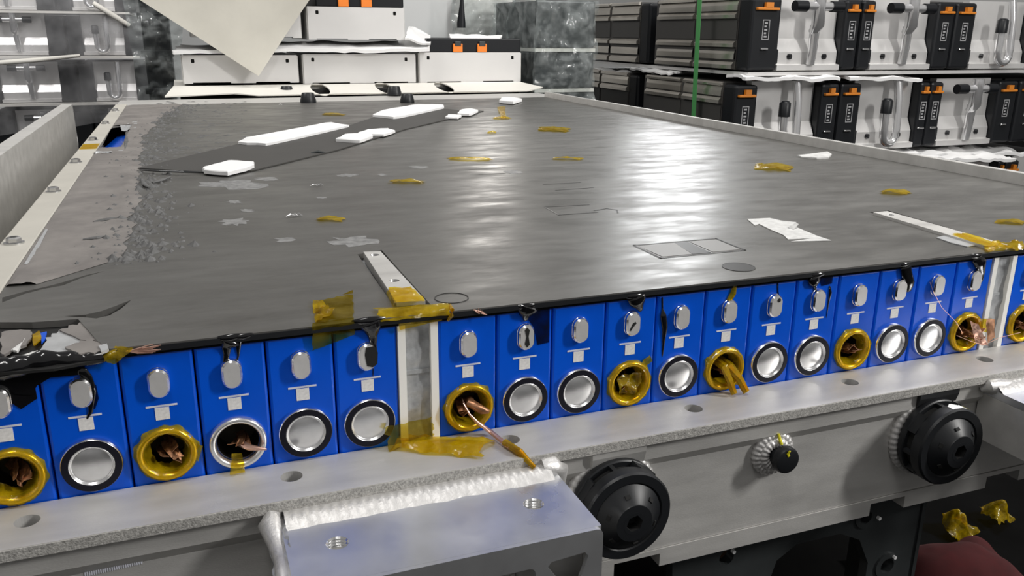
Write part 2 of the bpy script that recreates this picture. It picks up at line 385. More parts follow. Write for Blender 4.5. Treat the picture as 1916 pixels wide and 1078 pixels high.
# ------------- mounting bracket (extruded block) with threaded holes
BZ = -0.1345; BX0, BX1 = 0.2125, 0.4440; BYF = -0.159
def bracket(bx0, bx1, holes_x, bh=0.105):
    hl = [circ(hx, -0.1085, 0.0085, 28) for hx in holes_x]
    top = MB().plate([(bx0, -0.058), (bx0, BYF + 0.004), (bx1, BYF + 0.004), (bx1, -0.058)], hl, BZ - 0.008, BZ)
    o = top.build('mounting_bracket', 'alu_mill', fr)
    MB().box(bx1 - 0.0478, bx1 - 0.0062, BYF + 0.022, -0.052, BZ - bh, BZ - 0.0085).build('bracket_core', 'alu', o)
    w = bx1 - bx0
    # front face with hollow chambers
    fz0, fz1 = BZ - bh, BZ
    outer = rrect(bx0, bx1, fz0, fz1, 0.006, 4)
    ch = [rrect(bx1 - 0.098, bx1 - 0.056, fz0 + bh * .16, fz1 - 0.022, 0.005, 4),
          [(bx1 - 0.046, fz1 - 0.024), (bx1 - 0.043, fz1 - 0.020), (bx1 - 0.015, fz1 - 0.018), (bx1 - 0.012, fz1 - 0.022), (bx1 - 0.022, fz1 - 0.052), (bx1 - 0.027, fz1 - 0.052)],
          rrect(bx0 + 0.015, bx1 - 0.112, fz0 + bh * .16, fz1 - 0.022, 0.005, 4)]
    MB().plate(outer, ch, 0, 0.0039, lambda a, b_, h: (a, BYF + 0.0039 - h, b_)).build('bracket_face', 'alu_mill', o)
    MB().box(bx0 + 0.0062, bx1 - 0.0545, BYF + 0.046, -0.052, fz0, BZ - 0.0085).build('bracket_core', 'alu', o)
    for xx in (bx0, bx1 - 0.006, bx1 - 0.054): MB().box(xx, xx + 0.006, BYF + 0.004, -0.052, fz0, fz1 - 0.0082).build('chamber_wall', 'alu', o)
    for hx in holes_x:
        t = MB(); prof = []
        for k in range(11): prof += [(0.0086 if k % 2 == 0 else 0.0072, -k * 0.0013)]
        t.lathez(hx, -0.1085, BZ, prof, 28); t.build('threaded_insert', 'chrome', o)
    return o
br1 = bracket(BX0, BX1, (0.2492, 0.4065))
fillet(BX0 + 0.003, BX1 - 0.006)
MB().tube([(BX1 - 0.012, -0.062, BZ + 0.003), (BX1 - 0.002, -0.062, BZ + 0.003), (BX1 + 0.004, -0.060, BZ - 0.001), (BX1 + 0.004, -0.058, BZ - 0.03), (BX1 + 0.003, -0.056, BZ - 0.07)], [0.0095, 0.0105, 0.0105, 0.007, 0.005], 12).build('weld_bead', 'weld', fr, 60)
# left end weld, rough and lumpy
MB().tube([(BX0 - 0.004, -0.060, BZ + 0.006), (BX0 - 0.007, -0.066, BZ - 0.001), (BX0 - 0.005, -0.085, BZ - 0.008), (BX0 - 0.003, -0.105, BZ - 0.009), (BX0 - 0.003, -0.125, BZ - 0.010), (BX0 - 0.002, -0.15, BZ - 0.012)],
          [0.006, 0.010, 0.0065, 0.006, 0.0075, 0.006], 12).build('weld_bead', 'weld', fr, 60)
MB().patch([(BX0 - 0.010, -0.068, BZ - 0.010), (BX0 + 0.004, -0.066, BZ + 0.004), (BX0 + 0.003, -0.15, BZ - 0.004), (BX0 - 0.012, -0.15, BZ - 0.02)], 14, 40, 0.004, 130, 5).build('weld_spatter', 'foil', fr, 60)
br2 = bracket(0.957, 1.19, (1.00, 1.15), 0.060)
fillet(0.957, 1.19)
MB().tube([(0.951, -0.058, BZ - 0.002), (0.955, -0.064, BZ + 0.003), (0.966, -0.066, BZ + 0.003), (0.985, -0.065, BZ + 0.002)], [0.004, 0.009, 0.0085, 0.005], 12).build('weld_bead', 'weld', fr, 60)
# engraved serial line on the wall (plain dot row; the square code is left out)
sg = MB()
for k in range(26):
    q = front(160 + k * 4.2, 1079 - k * 0.95, -0.0502); sg.box(q.x - 0.0004, q.x + 0.0004, -0.0505, -0.0500, q.z, q.z + 0.0035 + 0.001 * (k % 3))
sg.build('engraved_serial', 'print_white', fr)

# ================================================================== SEALING PLUG
PXC = front(1458, 852, -0.058)
bead_ring(PXC.x - 0.004, PXC.z + 0.001, -0.0515, 0.0185, 0.0058, fr, n=26)
bead_ring(PXC.x - 0.004, PXC.z + 0.001, -0.0545, 0.0125, 0.006, fr, n=20)
pl = thing('sealing_plug', V(PXC.x, -0.058, PXC.z - 0.014), 'small black round plug with yellow paint mark between the two breather valves', 'plug')
b = MB(); b.lathe(PXC.x, -0.050, PXC.z, [(0.0115, 0), (0.0115, 0.014), (0.0138, 0.0145), (0.0138, 0.019), (0.0128, 0.0215), (0.011, 0.0222), (0, 0.0222)], 32); b.build('cap', 'black_rubber', pl, 40)
b = MB(); b.tube([(PXC.x - 0.001, -0.0735, PXC.z + 0.0125), (PXC.x - 0.002, -0.0725, PXC.z + 0.009), (PXC.x - 0.0005, -0.0724, PXC.z + 0.006)], [0.0012, 0.0016, 0.0014], 8, (1, 0.4, 1)); b.build('paint_mark', 'yellow_paint', pl)
b = MB(); b.tube([(PXC.x - 0.0035, -0.0575, PXC.z + 0.024), (PXC.x - 0.003, -0.0605, PXC.z + 0.018), (PXC.x - 0.002, -0.0625, PXC.z + 0.0142)], [0.0013, 0.0016, 0.0014], 8); b.build('paint_mark', 'yellow_paint', fr)

# ================================================================== BREATHER VALVES
def valve(cx, cz, R, y0, label, spin, marks):
    v = thing('breather_valve', V(cx, y0, cz - R), label, 'breather valve', 'round black breather valves on the pack front')
    s = R / 0.040
    b = MB(); b.lathe(cx, y0, cz, [(0.030 * s, 0), (0.039 * s, 0.001), (R, 0.003), (R, 0.0075), (0.0388 * s, 0.0085), (0.030 * s, 0.0085)], 72); b.build('mounting_ring', 'black_rubber', v, 30)
    b = MB(); b.lathe(cx, y0, cz, [(0.0345 * s, 0.008), (0.0345 * s, 0.019)], 48); b.build('inner_drum', 'black_hole', v)
    for k in range(8):
        t = math.radians(spin + k * 45); b = MB(); d = V(math.cos(t), 0, math.sin(t)); e = V(-math.sin(t), 0, math.cos(t)); wd = (0.010 if k % 2 else 0.0016) * s
        c = V(cx, y0, cz); vs = []
        for h in (0.008, 0.0185):
            for rr, ww in ((0.034 * s, -wd), (0.0388 * s, -wd), (0.0388 * s, wd), (0.034 * s, wd)): vs.append(c + d * rr + e * ww + V(0, -h, 0))
        b.add(vs, [(0, 1, 2, 3), (7, 6, 5, 4), (0, 4, 5, 1), (1, 5, 6, 2), (2, 6, 7, 3), (3, 7, 4, 0)]); b.build('rib', 'black_rubber', v)
    b = MB(); b.lathe(cx, y0, cz, [(0.034 * s, 0.018), (0.0388 * s, 0.018), (0.0392 * s, 0.020), (0.0392 * s, 0.029), (0.0378 * s, 0.0312), (0.0305 * s, 0.0312), (0.0295 * s, 0.0300), (0.0295 * s, 0.027)], 72); b.build('front_ring', 'black_rubber', v, 30)
    b = MB(); b.lathe(cx, y0, cz, [(0.0297 * s, 0.027), (0.0292 * s, 0.030), (0.0165 * s, 0.0405), (0.0160 * s, 0.0415), (0.0095 * s, 0.0418)], 48)
    b.f.pop(); dome = b.build('dome', 'black_rubber', v, 25)
    hx = MB(); hx.lathe(cx, y0, cz, [(0.0096 * s, 0.0418), (0.0074 * s, 0.0416), (0.0074 * s, 0.031)], 6, math.radians(spin)); 
    hx.build('hex_socket', 'black_hole', v)
    hx = MB(); outer = circ(cx, cz, 0.0098 * s, 24); inn = circ(cx, cz, 0.0074 * s, 6)
    a = math.radians(spin); inn = [(cx + 0.0074 * s * math.cos(a + i * math.pi / 3), cz + 0.0074 * s * math.sin(a + i * math.pi / 3)) for i in range(6)]
    hx.plate(outer, [inn], 0.0412, 0.0419, lambda p, q, h: (p, y0 - h, q)); hx.build('socket_rim', 'black_rubber', v)
    for k in range(6):
        t = math.radians(spin + 30 + k * 60); d = V(math.cos(t), 0, math.sin(t)); e = V(-math.sin(t), 0, math.cos(t)); c = V(cx, y0 - 0.0362, cz) + d * 0.0222 * s
        n = (d * 0.0105 + V(0, -0.0127, 0)).normalized(); u_ = e; w_ = n.cross(u_); b = MB(); vs = []
        for h in (-0.001, 0.0007):
            for a_, b2 in ((-1, -1), (1, -1), (1, 1), (-1, 1)): vs.append(c + n * h + u_ * a_ * 0.0022 * s + w_ * b2 * 0.0016 * s)
        b.add(vs, [(3, 2, 1, 0), (4, 5, 6, 7), (0, 1, 5, 4), (1, 2, 6, 5), (2, 3, 7, 6), (3, 0, 4, 7)]); b.build('vent_slot', 'black_hole', v)
    for (ang, ln, mt) in marks:
        t0 = math.radians(ang); b = MB(); vs = []; fs = []
        for i in range(7):
            t = t0 + ln * i / 6
            for h in (0.0190 + 0.002 * math.sin(i * 1.3), 0.0292 - 0.001 * abs(math.sin(i * 0.9))): vs.append((cx + 0.0395 * s * math.cos(t), y0 - h, cz + 0.0395 * s * math.sin(t)))
        for i in range(6): fs.append((2 * i, 2 * i + 1, 2 * i + 3, 2 * i + 2))
        b.add(vs, fs); b.build('paint_mark', mt, v)
    return v
valve(0.5065, -0.1805, 0.0440, -0.0575, 'large round black breather valve beside the threaded aluminium mounting bracket', 12, [])
valve(0.8850, -0.1800, 0.0440, -0.0575, 'large round black breather valve with a white paint dab on its rim', 8, [(72, 0.42, 'white_paint'), (60, 0.12, 'yellow_paint')])
for cx, cz, pm in ((0.5065, -0.1805, 'alu'), (0.8850, -0.1800, 'black_plastic')):
    b = MB(); b.lathe(cx, -0.050, cz, [(0.038, 0), (0.035, 0.0075), (0, 0.0075)], 40); b.build('valve_boss', 'alu', fr, 30)
    bead_ring(cx, cz, -0.0525, 0.0425, 0.0052, fr, n=44)
    MB().extrude_x([(-0.0565, -0.1285), (-0.0615, -0.1285), (-0.0615, -0.134), (-0.0585, cz + 0.036), (-0.0565, cz + 0.036)], cx - 0.024, cx + 0.030).build('boss_pad', pm, fr)

# ================================================================== BATTERY CELLS
ZO, ZS, ZC = -0.0323, -0.0593, -0.0932
HW = P / 2 - 0.0006
def cell_case(open_):
    b = MB(); zt, zb, bv = -0.0085, -0.205, 0.0022
    outer = [(-HW, zb), (HW, zb), (HW, zt), (-HW, zt)]; inn = [(-HW + bv, zb), (HW - bv, zb), (HW - bv, zt - bv), (-HW + bv, zt - bv)]
    mid = [(-HW + bv * .3, zb), (HW - bv * .3, zb), (HW - bv * .3, zt - bv * .3), (-HW + bv * .3, zt - bv * .3)]
    vs = [(p[0], 0.16, p[1]) for p in outer] + [(p[0], bv, p[1]) for p in outer] + [(p[0], bv * .3, p[1]) for p in mid]
    fs = [(0, 1, 2, 3)] + [(i, (i + 1) % 4, 4 + (i + 1) % 4, 4 + i) for i in range(4)] + [(4 + i, 4 + (i + 1) % 4, 8 + (i + 1) % 4, 8 + i) for i in range(4)]
    vs += [(p[0], 0, p[1]) for p in inn]; fs += [(8 + i, 8 + (i + 1) % 4, 12 + (i + 1) % 4, 12 + i) for i in range(4)]
    b.add(vs, fs)
    hole = [circ(0, ZC, 0.0165, 36)] if open_ else []
    loops = [inn] + hole; flat = [p for l in loops for p in l]
    b.add([(p[0], 0, p[1]) for p in flat], [tuple(t) for t in tessellate_polygon([[V(p[0], p[1], 0) for p in l] for l in loops])])
    return b.mesh('casing', smooth=20)
def stad(w, h, n=10):
    r = w / 2; out = []
    for i in range(n + 1): t = math.pi * i / n; out.append((r * math.cos(t), h / 2 - r + r * math.sin(t)))
    for i in range(n + 1): t = math.pi + math.pi * i / n; out.append((r * math.cos(t), -h / 2 + r + r * math.sin(t)))
    return out
def stack_stad(levels):
    b = MB(); vs = []; fs = []; n = None
    for w, h, y in levels:
        l = stad(w, h); n = len(l); vs += [(p[0], -y, ZO + p[1]) for p in l]
    for k in range(len(levels) - 1):
        for i in range(n): j = (i + 1) % n; fs.append((k * n + i, k * n + j, (k + 1) * n + j, (k + 1) * n + i))
    fs.append(tuple((len(levels) - 1) * n + i for i in range(n)))
    return b.add(vs, fs)
ME = {'case': cell_case(False), 'case_open': cell_case(True)}
ME['tbase'] = stack_stad([(0.0160, 0.0246, 0), (0.0160, 0.0246, 0.0012), (0.0154, 0.0240, 0.0016), (0.0152, 0.0238, 0.0045), (0.0126, 0.0212, 0.0060)]).mesh('terminal_rim', smooth=30)
ME['tpad'] = stack_stad([(0.0126, 0.0212, 0.0058), (0.0124, 0.0210, 0.0062)]).mesh('terminal', smooth=25)
ME['line'] = MB().box(-0.0115, 0.0115, -0.0004, 0.0002, -0.0535, -0.0520).mesh('print_line')
ME['stick'] = MB().box(-0.0052, 0.0052, -0.0005, 0.0002, ZS - 0.0052, ZS + 0.0052).mesh('code_sticker')
ME['rim'] = MB().lathe(0, 0, ZC, [(0.0226, 0), (0.0226, 0.0016), (0.0221, 0.0040), (0.0215, 0.0046), (0.0211, 0.0042)], 48)
ME['rim'].f.pop(); ME['rim'] = ME['rim'].mesh('vent_rim', smooth=60)
g = MB().lathe(0, 0, ZC, [(0.0214, 0.0036), (0.0212, 0.0049), (0.0168, 0.0052), (0.0164, 0.0040)], 48); g.f.pop(); ME['gasket'] = g.mesh('gasket', smooth=40)
ME['disc'] = MB().lathe(0, 0, ZC, [(0.0166, 0.0046), (0.0161, 0.0050), (0.0156, 0.0046), (0.0149, 0.0030), (0.0142, 0.0025), (0.0137, 0.0027), (0.0, 0.0026)], 48).mesh('vent_disc', smooth=60)
g = MB().lathe(0, 0, ZC, [(0.0226, 0), (0.0226, 0.0016), (0.0222, 0.0044), (0.0205, 0.0056), (0.0185, 0.0050), (0.0172, 0.0030), (0.0165, -0.002)], 48); g.f.pop(); ME['rim_open'] = g.mesh('vent_rim', smooth=60)
ME['cup'] = MB().lathe(0, 0, ZC, [(0.0166, 0.001), (0.0172, -0.014), (0.0160, -0.030), (0, -0.030)], 36).mesh('cup', smooth=40)
for k, mt_ in (('case', 'blue'), ('case_open', 'blue'), ('tbase', 'chrome'), ('tpad', 'terminal'), ('line', 'print_white'), ('stick', 'sticker'), ('rim', 'chrome'), ('gasket', 'gasket'), ('disc', 'disc'), ('rim_open', 'disc'), ('cup', 'dark_interior')):
    ME[k].materials.append(MATS[mt_])
def tape_collar(x, seed, cover=1.0):
    """amber film pressed over the rim of an open vent"""
    b = MB(); n = 64; prof = [(0.0232, 0.0008), (0.0231, 0.0030), (0.0224, 0.0054), (0.0206, 0.0066), (0.0188, 0.0060), (0.0168, 0.0034), (0.0150, -0.002), (0.0125, -0.006)]
    vs = []; fs = []
    for k, (r, h) in enumerate(prof):
        for i in range(n):
            t = 2 * math.pi * i / n
            a = noise.noise(V(math.cos(t) * 3 + seed, math.sin(t) * 3, k * 0.4)); a2 = noise.noise(V(math.cos(t) * 8, math.sin(t) * 8 + seed, k * 0.9))
            rr = r + 0.0010 * a + 0.0006 * a2 + (0.0028 * max(0, a) if k == 0 else 0) - (0.003 * a if k == len(prof) - 1 else 0)
            vs.append((x + rr * math.cos(t), -h - 0.0007 * a2, ZC + rr * math.sin(t)))
    for k in range(len(prof) - 1):
        for i in range(n):
            j = (i + 1) % n; fs.append((k * n + i, k * n + j, (k + 1) * n + j, (k + 1) * n + i))
    return b.add(vs, fs)
def copper_curls(x, seed, n=4, out=0.0):
    rnd = random.Random(seed); b = MB()
    for k in range(n):
        a = rnd.uniform(0, 6.28); r = rnd.uniform(0.002, 0.009)
        p0 = V(x + r * math.cos(a), 0.024, ZC + r * math.sin(a) * 0.8); p1 = V(x + rnd.uniform(-0.008, 0.009), 0.010, ZC + rnd.uniform(-0.008, 0.007)); p2 = V(x + rnd.uniform(-0.006, 0.010), -0.001 - out, ZC + rnd.uniform(-0.009, 0.004))
        w = V(rnd.uniform(0.0015, 0.004), rnd.uniform(-.001, .001), rnd.uniform(-0.003, 0.003))
        b.patch([p0 - w, p0 + w, p2 + w, p2 - w], 5, 10, 0.002, 160, seed + k, bow=lambda u, v, p1=p1, p0=p0, p2=p2: (p1 - (p0 + p2) / 2) * (4 * v * (1 - v)) * 0.6, thick=0.0004)
    return b
def drip(pts):
    """glossy glue run on the cell face: (x, z, radius)"""
    b = MB(); pp = []; rr = []
    for k in range(len(pts) - 1):
        for i in range(5):
            t = i / 5; a, c = pts[k], pts[k + 1]; pp.append((a[0] + (c[0] - a[0]) * t, -0.0003 - 0.25 * (a[2] + (c[2] - a[2]) * t), a[1] + (c[1] - a[1]) * t)); rr.append(a[2] + (c[2] - a[2]) * t)
    a = pts[-1]; pp.append((a[0], -0.0003, a[1])); rr.append(a[2] * 0.3)
    rr[0] *= 0.6
    return b.tube(pp, rr, 12, (1, 0.42, 1))
GRP = 'blue battery cells along the pack front'
CELL = {}
def cell(i, kind, label, extra=()):
    xc = (i + 0.5) * P + (GAP if i >= 6 else 0) + (GAP if i >= 18 else 0)
    o = thing('battery_cell', V(xc, 0.0, 0), label, 'battery cell', GRP); CELL[i] = o
    share('casing', ME['case' if kind == 'disc' else 'case_open'], 'blue', o)
    t = share('terminal', ME['tpad'], 'terminal', o); share('terminal_rim', ME['tbase'], 'chrome', t)
    share('print_line', ME['line'], 'print_white', o); share('code_sticker', ME['stick'], 'sticker', o)
    if kind == 'disc':
        share('vent_rim', ME['rim'], 'chrome', o); share('gasket', ME['gasket'], 'gasket', o); share('vent_disc', ME['disc'], 'disc', o)
    else:
        share('vent_rim', ME['rim_open'], 'disc', o); share('cup', ME['cup'], 'dark_interior', o)
        if kind != 'bare':
            tape_collar(xc, i * 1.7).build('tape_lining', 'kapton', o, 60)
        copper_curls(xc, i + 3, 5 if kind != 'bare' else 3, 0.001).build('copper_strip', 'copper', o)
    return o, xc
def fx(u, v, y=0.0): q = front(u, v, y); return q.x, q.z
def dripx(cell_, pxs, name='glue_drip', mt='black_glue'):
    pts = []
    for u, v, r in pxs:
        x, z = fx(u, v); pts.append((x, z, r))
    return drip(pts).build(name, mt, cell_, 60)
def smear(cell_, pxs, mt='smear', name='glue_smear'):
    pts = [fx(u, v) for u, v in pxs]
    return MB().plate(pts, [], 0.0002, 0.0009, lambda a, b_, h: (a, -h, b_)).build(name, mt, cell_)

c, x = cell(0, 'tape', 'blue battery cell with tape-lined torn vent at the corner under the broken cover')
smear(c, [(0, 690), (60, 690), (70, 745), (40, 765), (0, 740)], 'black_glue')
c, x = cell(1, 'disc', 'blue battery cell with closed vent and dark smear down its terminal by the torn corner')
dripx(c, [(150, 690, .004), (165, 705, .003), (172, 730, .0032), (170, 770, .0016), (162, 785, .0006)])
smear(c, [(165, 715), (180, 720), (185, 745), (178, 765), (166, 760)])
c, x = cell(2, 'tape', 'blue battery cell with amber taped open vent beside a frayed copper tuft at its top')
c, x = cell(3, 'bare', 'blue battery cell whose open vent shows a thick bare silver rim and black inside')
dripx(c, [(432, 632, .010), (424, 648, .004), (424, 662, .0024), (421, 690, .0018), (422, 712, .0008)])
dripx(c, [(446, 632, .003), (446, 665, .0008), (440, 690, .0006), (424, 702, .0006)])
c, x = cell(4, 'disc', 'blue battery cell with clean closed vent under the hanging tape on the cover edge')
c, x = cell(5, 'disc', 'blue battery cell with broken-out black terminal and closed vent against the grey cross beam')
dripx(c, [(690, 598, .010), (695, 612, .008), (697, 628, .004), (699, 645, .0024), (702, 664, .0018)])
q = [fx(u, v) for u, v in ((682, 646), (698, 643), (704, 655), (703, 676), (695, 682), (684, 680), (680, 660))]
MB().plate(q, [], 0.0060, 0.0066, lambda a, b_, h: (a, -h, b_)).build('terminal_hole', 'black_hole', c)
dripx(c, [(694, 676, .0006), (698, 690, .0004), (698, 705, .0003)])
c, x = cell(6, 'tape', 'blue battery cell with taped open vent trailing a long copper strand over the flange')
c, x = cell(7, 'disc', 'blue battery cell with a keyhole-shaped gash in its terminal and closed vent')
dripx(c, [(988, 570, .0105), (984, 580, .009), (983, 592, .004), (983, 600, .0015)]); smear(c, [(965, 572), (1028, 566), (1027, 640), (1005, 645), (998, 612), (985, 594), (972, 590)])
q = [fx(u, v, -0.0062) for u, v in ((982, 618), (987, 613), (991, 618), (989, 630), (991, 645), (986, 650), (982, 644), (985, 630))]
MB().plate(q, [], 0.0060, 0.0066, lambda a, b_, h: (a, -h, b_)).build('terminal_gash', 'black_hole', c)
c, x = cell(8, 'disc', 'clean blue battery cell with closed vent between gashed-terminal and tape-covered cells')
c, x = cell(9, 'tape', 'blue battery cell with vent wrapped over in amber tape and a scratched terminal')
dripx(c, [(1188, 551, .010), (1191, 562, .009), (1196, 574, .004), (1199, 582, .0015)])
q = [fx(u, v, -0.0062) for u, v in ((1178, 618), (1184, 606), (1189, 602), (1191, 605), (1186, 611), (1180, 620))]
MB().plate(q, [], 0.0060, 0.0065, lambda a, b_, h: (a, -h, b_)).build('terminal_scratch', 'black_hole', c)
c, x = cell(10, 'disc', 'blue battery cell with closed vent and a long teardrop glue run down its left edge')
dripx(c, [(1239, 556, .0008), (1239, 578, .0008), (1240, 590, .0033), (1243, 612, .003), (1241, 640, .0014), (1239, 668, .0005)])
c, x = cell(11, 'tape', 'blue battery cell with tape-wrapped copper bundle hanging out of its vent')
dripx(c, [(1374, 531, .0022), (1371, 548, .0034), (1363, 562, .003), (1360, 566, .0022)], 'tape_tag', 'kapton')
c, x = cell(12, 'disc', 'blue battery cell with closed vent and a small drilled hole in its terminal')
dripx(c, [(1455, 520, .0008), (1455, 545, .0007), (1456, 556, .0012)])
qx, qz = fx(1458, 562, -0.0062); MB().plate(circ(qx, qz, 0.0020, 12), [], 0.0058, 0.0066, lambda a, b_, h: (a, -h, b_)).build('terminal_hole', 'black_hole', c)
c, x = cell(13, 'disc', 'blue battery cell with closed vent and a wide black glue blob under the cover edge')
dripx(c, [(1520, 515, .008), (1522, 527, .007), (1524, 537, .002), (1526, 548, .0008)]); smear(c, [(1530, 512), (1558, 512), (1556, 530), (1536, 535)]); dripx(c, [(1552, 535, .0008), (1553, 548, .0018), (1549, 570, .0008), (1546, 595, .0004)])
c, x = cell(14, 'tape', 'blue battery cell with taped open vent full of crushed copper and a clean terminal')
c, x = cell(15, 'disc', 'blue battery cell with closed vent and a glue run curling past its terminal')
dripx(c, [(1692, 494, .007), (1694, 510, .0068), (1700, 530, .0062), (1698, 546, .003)])
c, x = cell(16, 'disc', 'blue battery cell with closed vent and a fine wire hanging across its terminal')
c, x = cell(17, 'tape', 'blue battery cell with open taped vent spilling copper towards the far cross beam')
dripx(c, [(1822, 478, .007), (1832, 492, .008), (1836, 510, .004), (1834, 530, .002)])
copper_curls(x + 0.008, 77, 4, 0.012).build('copper_strip', 'copper_bright', c)
c, x = cell(18, 'tape', 'blue battery cell with taped open vent on the far side of the far cross beam')
c, x = cell(19, 'disc', 'blue battery cell with closed vent past the far cross beam, second from it')
for i_, w_ in ((20, 'third'), (21, 'fourth'), (22, 'fifth'), (23, 'sixth'), (24, 'seventh')):
    cell(i_, 'disc', 'blue battery cell with closed vent past the far cross beam, %s from it' % w_)
# stub in the bare vent
x3 = CELL[3].location.x
MB().tube([(x3 + 0.001, 0.01, ZC - 0.006), (x3 + 0.008, -0.006, ZC - 0.004), (x3 + 0.021, -0.012, ZC - 0.005)], [0.0035, 0.0028, 0.0008], 8).build('copper_stub', 'copper_bright', CELL[3], 60)
MB().patch([(x3 - 0.006, -0.004, ZC - 0.008), (x3 + 0.002, -0.006, ZC - 0.008), (x3 + 0.003, -0.010, ZC - 0.0235), (x3 - 0.009, -0.010, ZC - 0.0235)], 8, 10, 0.003, 150, 9).build('tape_scrap', 'kapton', CELL[3], 60)
# bundle from the wrapped vent
x11 = CELL[11].location.x
for k, (dx, r) in enumerate(((-0.002, 0.0045), (0.004, 0.005))):
    MB().tube([(x11 - 0.004 + k * 0.005, 0.012, ZC + 0.006), (x11 + dx, -0.006, ZC + 0.003), (x11 + dx * 2 + 0.004, -0.013, ZC - 0.010), (x11 + dx * 2.4 + 0.008, -0.018, RT + 0.0035)], [r, r, r * 0.9, r * 0.75], 8, (1, 0.6, 1)).build('wrapped_bundle', 'kapton', CELL[11], 30)
    MB().tube([(x11 - 0.004 + k * 0.005, 0.013, ZC + 0.006), (x11 + dx, -0.006, ZC + 0.003), (x11 + dx * 2 + 0.004, -0.013, ZC - 0.010), (x11 + dx * 2.4 + 0.0078, -0.0176, RT + 0.0038)], [r * .7] * 4, 6, (1, 0.6, 1)).build('copper_core', 'copper', CELL[11], 30)
x9 = CELL[9].location.x
MB().patch([(x9 - 0.013, -0.003, ZC + 0.008), (x9 + 0.012, -0.003, ZC + 0.010), (x9 + 0.013, -0.003, ZC - 0.010), (x9 - 0.010, -0.003, ZC - 0.012)], 16, 16, 0.007, 110, 21).build('tape_cover', 'kapton', CELL[9], 60)
MB().patch([(x9 + 0.012, -0.003, ZC + 0.020), (x9 + 0.016, -0.0025, ZC + 0.014), (x9 + 0.024, -0.002, ZC + 0.020), (x9 + 0.021, -0.002, ZC + 0.026)], 6, 6, 0.002, 150, 31).build('tape_flag', 'kapton', CELL[9], 60)
x2 = CELL[2].location.x
MB().patch([(x2 + 0.012, -0.004, ZC + 0.013), (x2 + 0.020, -0.0035, ZC + 0.006), (x2 + 0.0268, -0.002, ZC + 0.002), (x2 + 0.022, -0.002, ZC - 0.012)], 8, 8, 0.0015, 110, 41).build('tape_flag', 'kapton', CELL[2], 60)
x17 = CELL[17].location.x
MB().patch([(x17 + 0.012, -0.006, ZC + 0.016), (x17 + 0.032, -0.008, ZC + 0.014), (x17 + 0.033, -0.008, ZC - 0.004), (x17 + 0.014, -0.006, ZC + 0.002)], 10, 8, 0.003, 110, 51).build('tape_flag', 'kapton', CELL[17], 60)

# ================================================================== CROSS BEAMS between cell groups
def cross_beam(x0, label, y_end, px_holes):
    o = thing('cross_beam', V(x0 + GAP / 2, 0.0, -0.2), label, 'cross beam', 'cross beams between the cell groups')
    b = MB(); b.patch([(x0 + 0.0069, 0.004, -0.2), (x0 + GAP - 0.0069, 0.004, -0.2), (x0 + GAP - 0.0069, 0.004, -0.008), (x0 + 0.0069, 0.004, -0.008)], 16, 60, 0.0022, 70, 13)
    b.box(x0 + 0.0069, x0 + GAP - 0.0069, 0.008, 2.25, -0.2, -0.0085); b.build('cast_core', 'cast', o, 30)
    for a in (x0 + 0.0002, x0 + GAP - 0.0068): MB().box(a, a + 0.0066, -0.0012, 0.16, -0.2, -0.0075).build('insulating_strip', 'white_strip', o)
    MB().box(x0 + 0.008, x0 + GAP - 0.008, 0.003, 0.0075, -0.056, -0.0525).build('cast_lip', 'cast', o)
    return o
cb1 = cross_beam(6 * P, 'grey cast cross beam end with white side strips beside the broken-terminal cell', 0.3, ())
cb2 = cross_beam(X2, 'grey cast cross beam end with white side strips near the copper-spilling cell', 0.3, ())
def top_bar(o, pxl, pxr, nl, nr, z=0.0035, holes=()):
    """flat bar seen in a slot of the cover: far-left, far-right, near-right, near-left pixels"""
    q = [lid(*p, z) for p in (pxl, pxr, nr, nl)]
    hl = []
    for u, v, r in holes: h = lid(u, v, z); hl.append(circ(h.x, h.y, r, 20))
    b = MB().plate([(p.x, p.y) for p in q][::-1], hl, -0.006, z); bar = b.build('top_bar', 'alu', o)
    for u, v, r in holes:
        h = lid(u, v, z); MB().lathez(h.x, h.y, z, [(r, 0), (r * 0.8, -0.002), (r * 0.8, -0.009), (0, -0.009)], 20).build('bar_hole', 'steel', bar)
    return q
Q1 = top_bar(cb1, (680, 471), (712, 470), (742, 566), (796, 562), holes=((701, 477, 0.0048), (738, 525, 0.0048)))
Q2 = top_bar(cb2, (1634, 397), (1660, 395), (1850, 462), (1886, 458), holes=((1666, 402, 0.0045),))

# ================================================================== COVER SHEET
def grow(pts, d):
    cx = sum(p[0] for p in pts) / len(pts); cy = sum(p[1] for p in pts) / len(pts)
    return [(cx + (p[0] - cx) * (1 + d), cy + (p[1] - cy) * (1 + d * 0.25)) for p in pts]
slot1 = lidpoly([(669, 476), (714, 468), (806, 570), (735, 570)])
slot2 = lidpoly([(1626, 397), (1662, 394), (1888, 459), (1846, 465)])
crackA = lidpoly([(4, 566), (46, 550), (80, 541), (118, 534), (150, 521), (197, 507), (160, 515), (122, 527), (84, 537), (48, 545), (4, 557)])
crackB = lidpoly([(120, 592), (160, 589), (190, 582), (215, 573), (246, 561), (226, 578), (205, 590), (180, 596), (160, 594)])
crackC = lidpoly([(195, 366), (205, 344), (218, 312), (228, 290), (230, 294), (222, 316), (211, 345), (201, 367)])
windowB = lidpoly([(190, 275), (208, 240), (236, 236), (234, 262), (226, 278)])
e0 = lid(205, 655)
cov = MB().plate([(e0.x, -0.0035), (1.424, -0.0035), (1.424, 2.27), (0.003, 2.27), (0.003, 0.105)] + lidpoly([(-20, 616), (40, 607), (100, 601), (148, 598), (170, 620), (186, 640)])[0:0] +
                 [tuple(lid(u, v)[:2]) for u, v in ((0, 603), (60, 603), (146, 597), (165, 618), (182, 638))],
                 [slot1, slot2, crackA, crackB, crackC, windowB], -0.0055, 0.0)
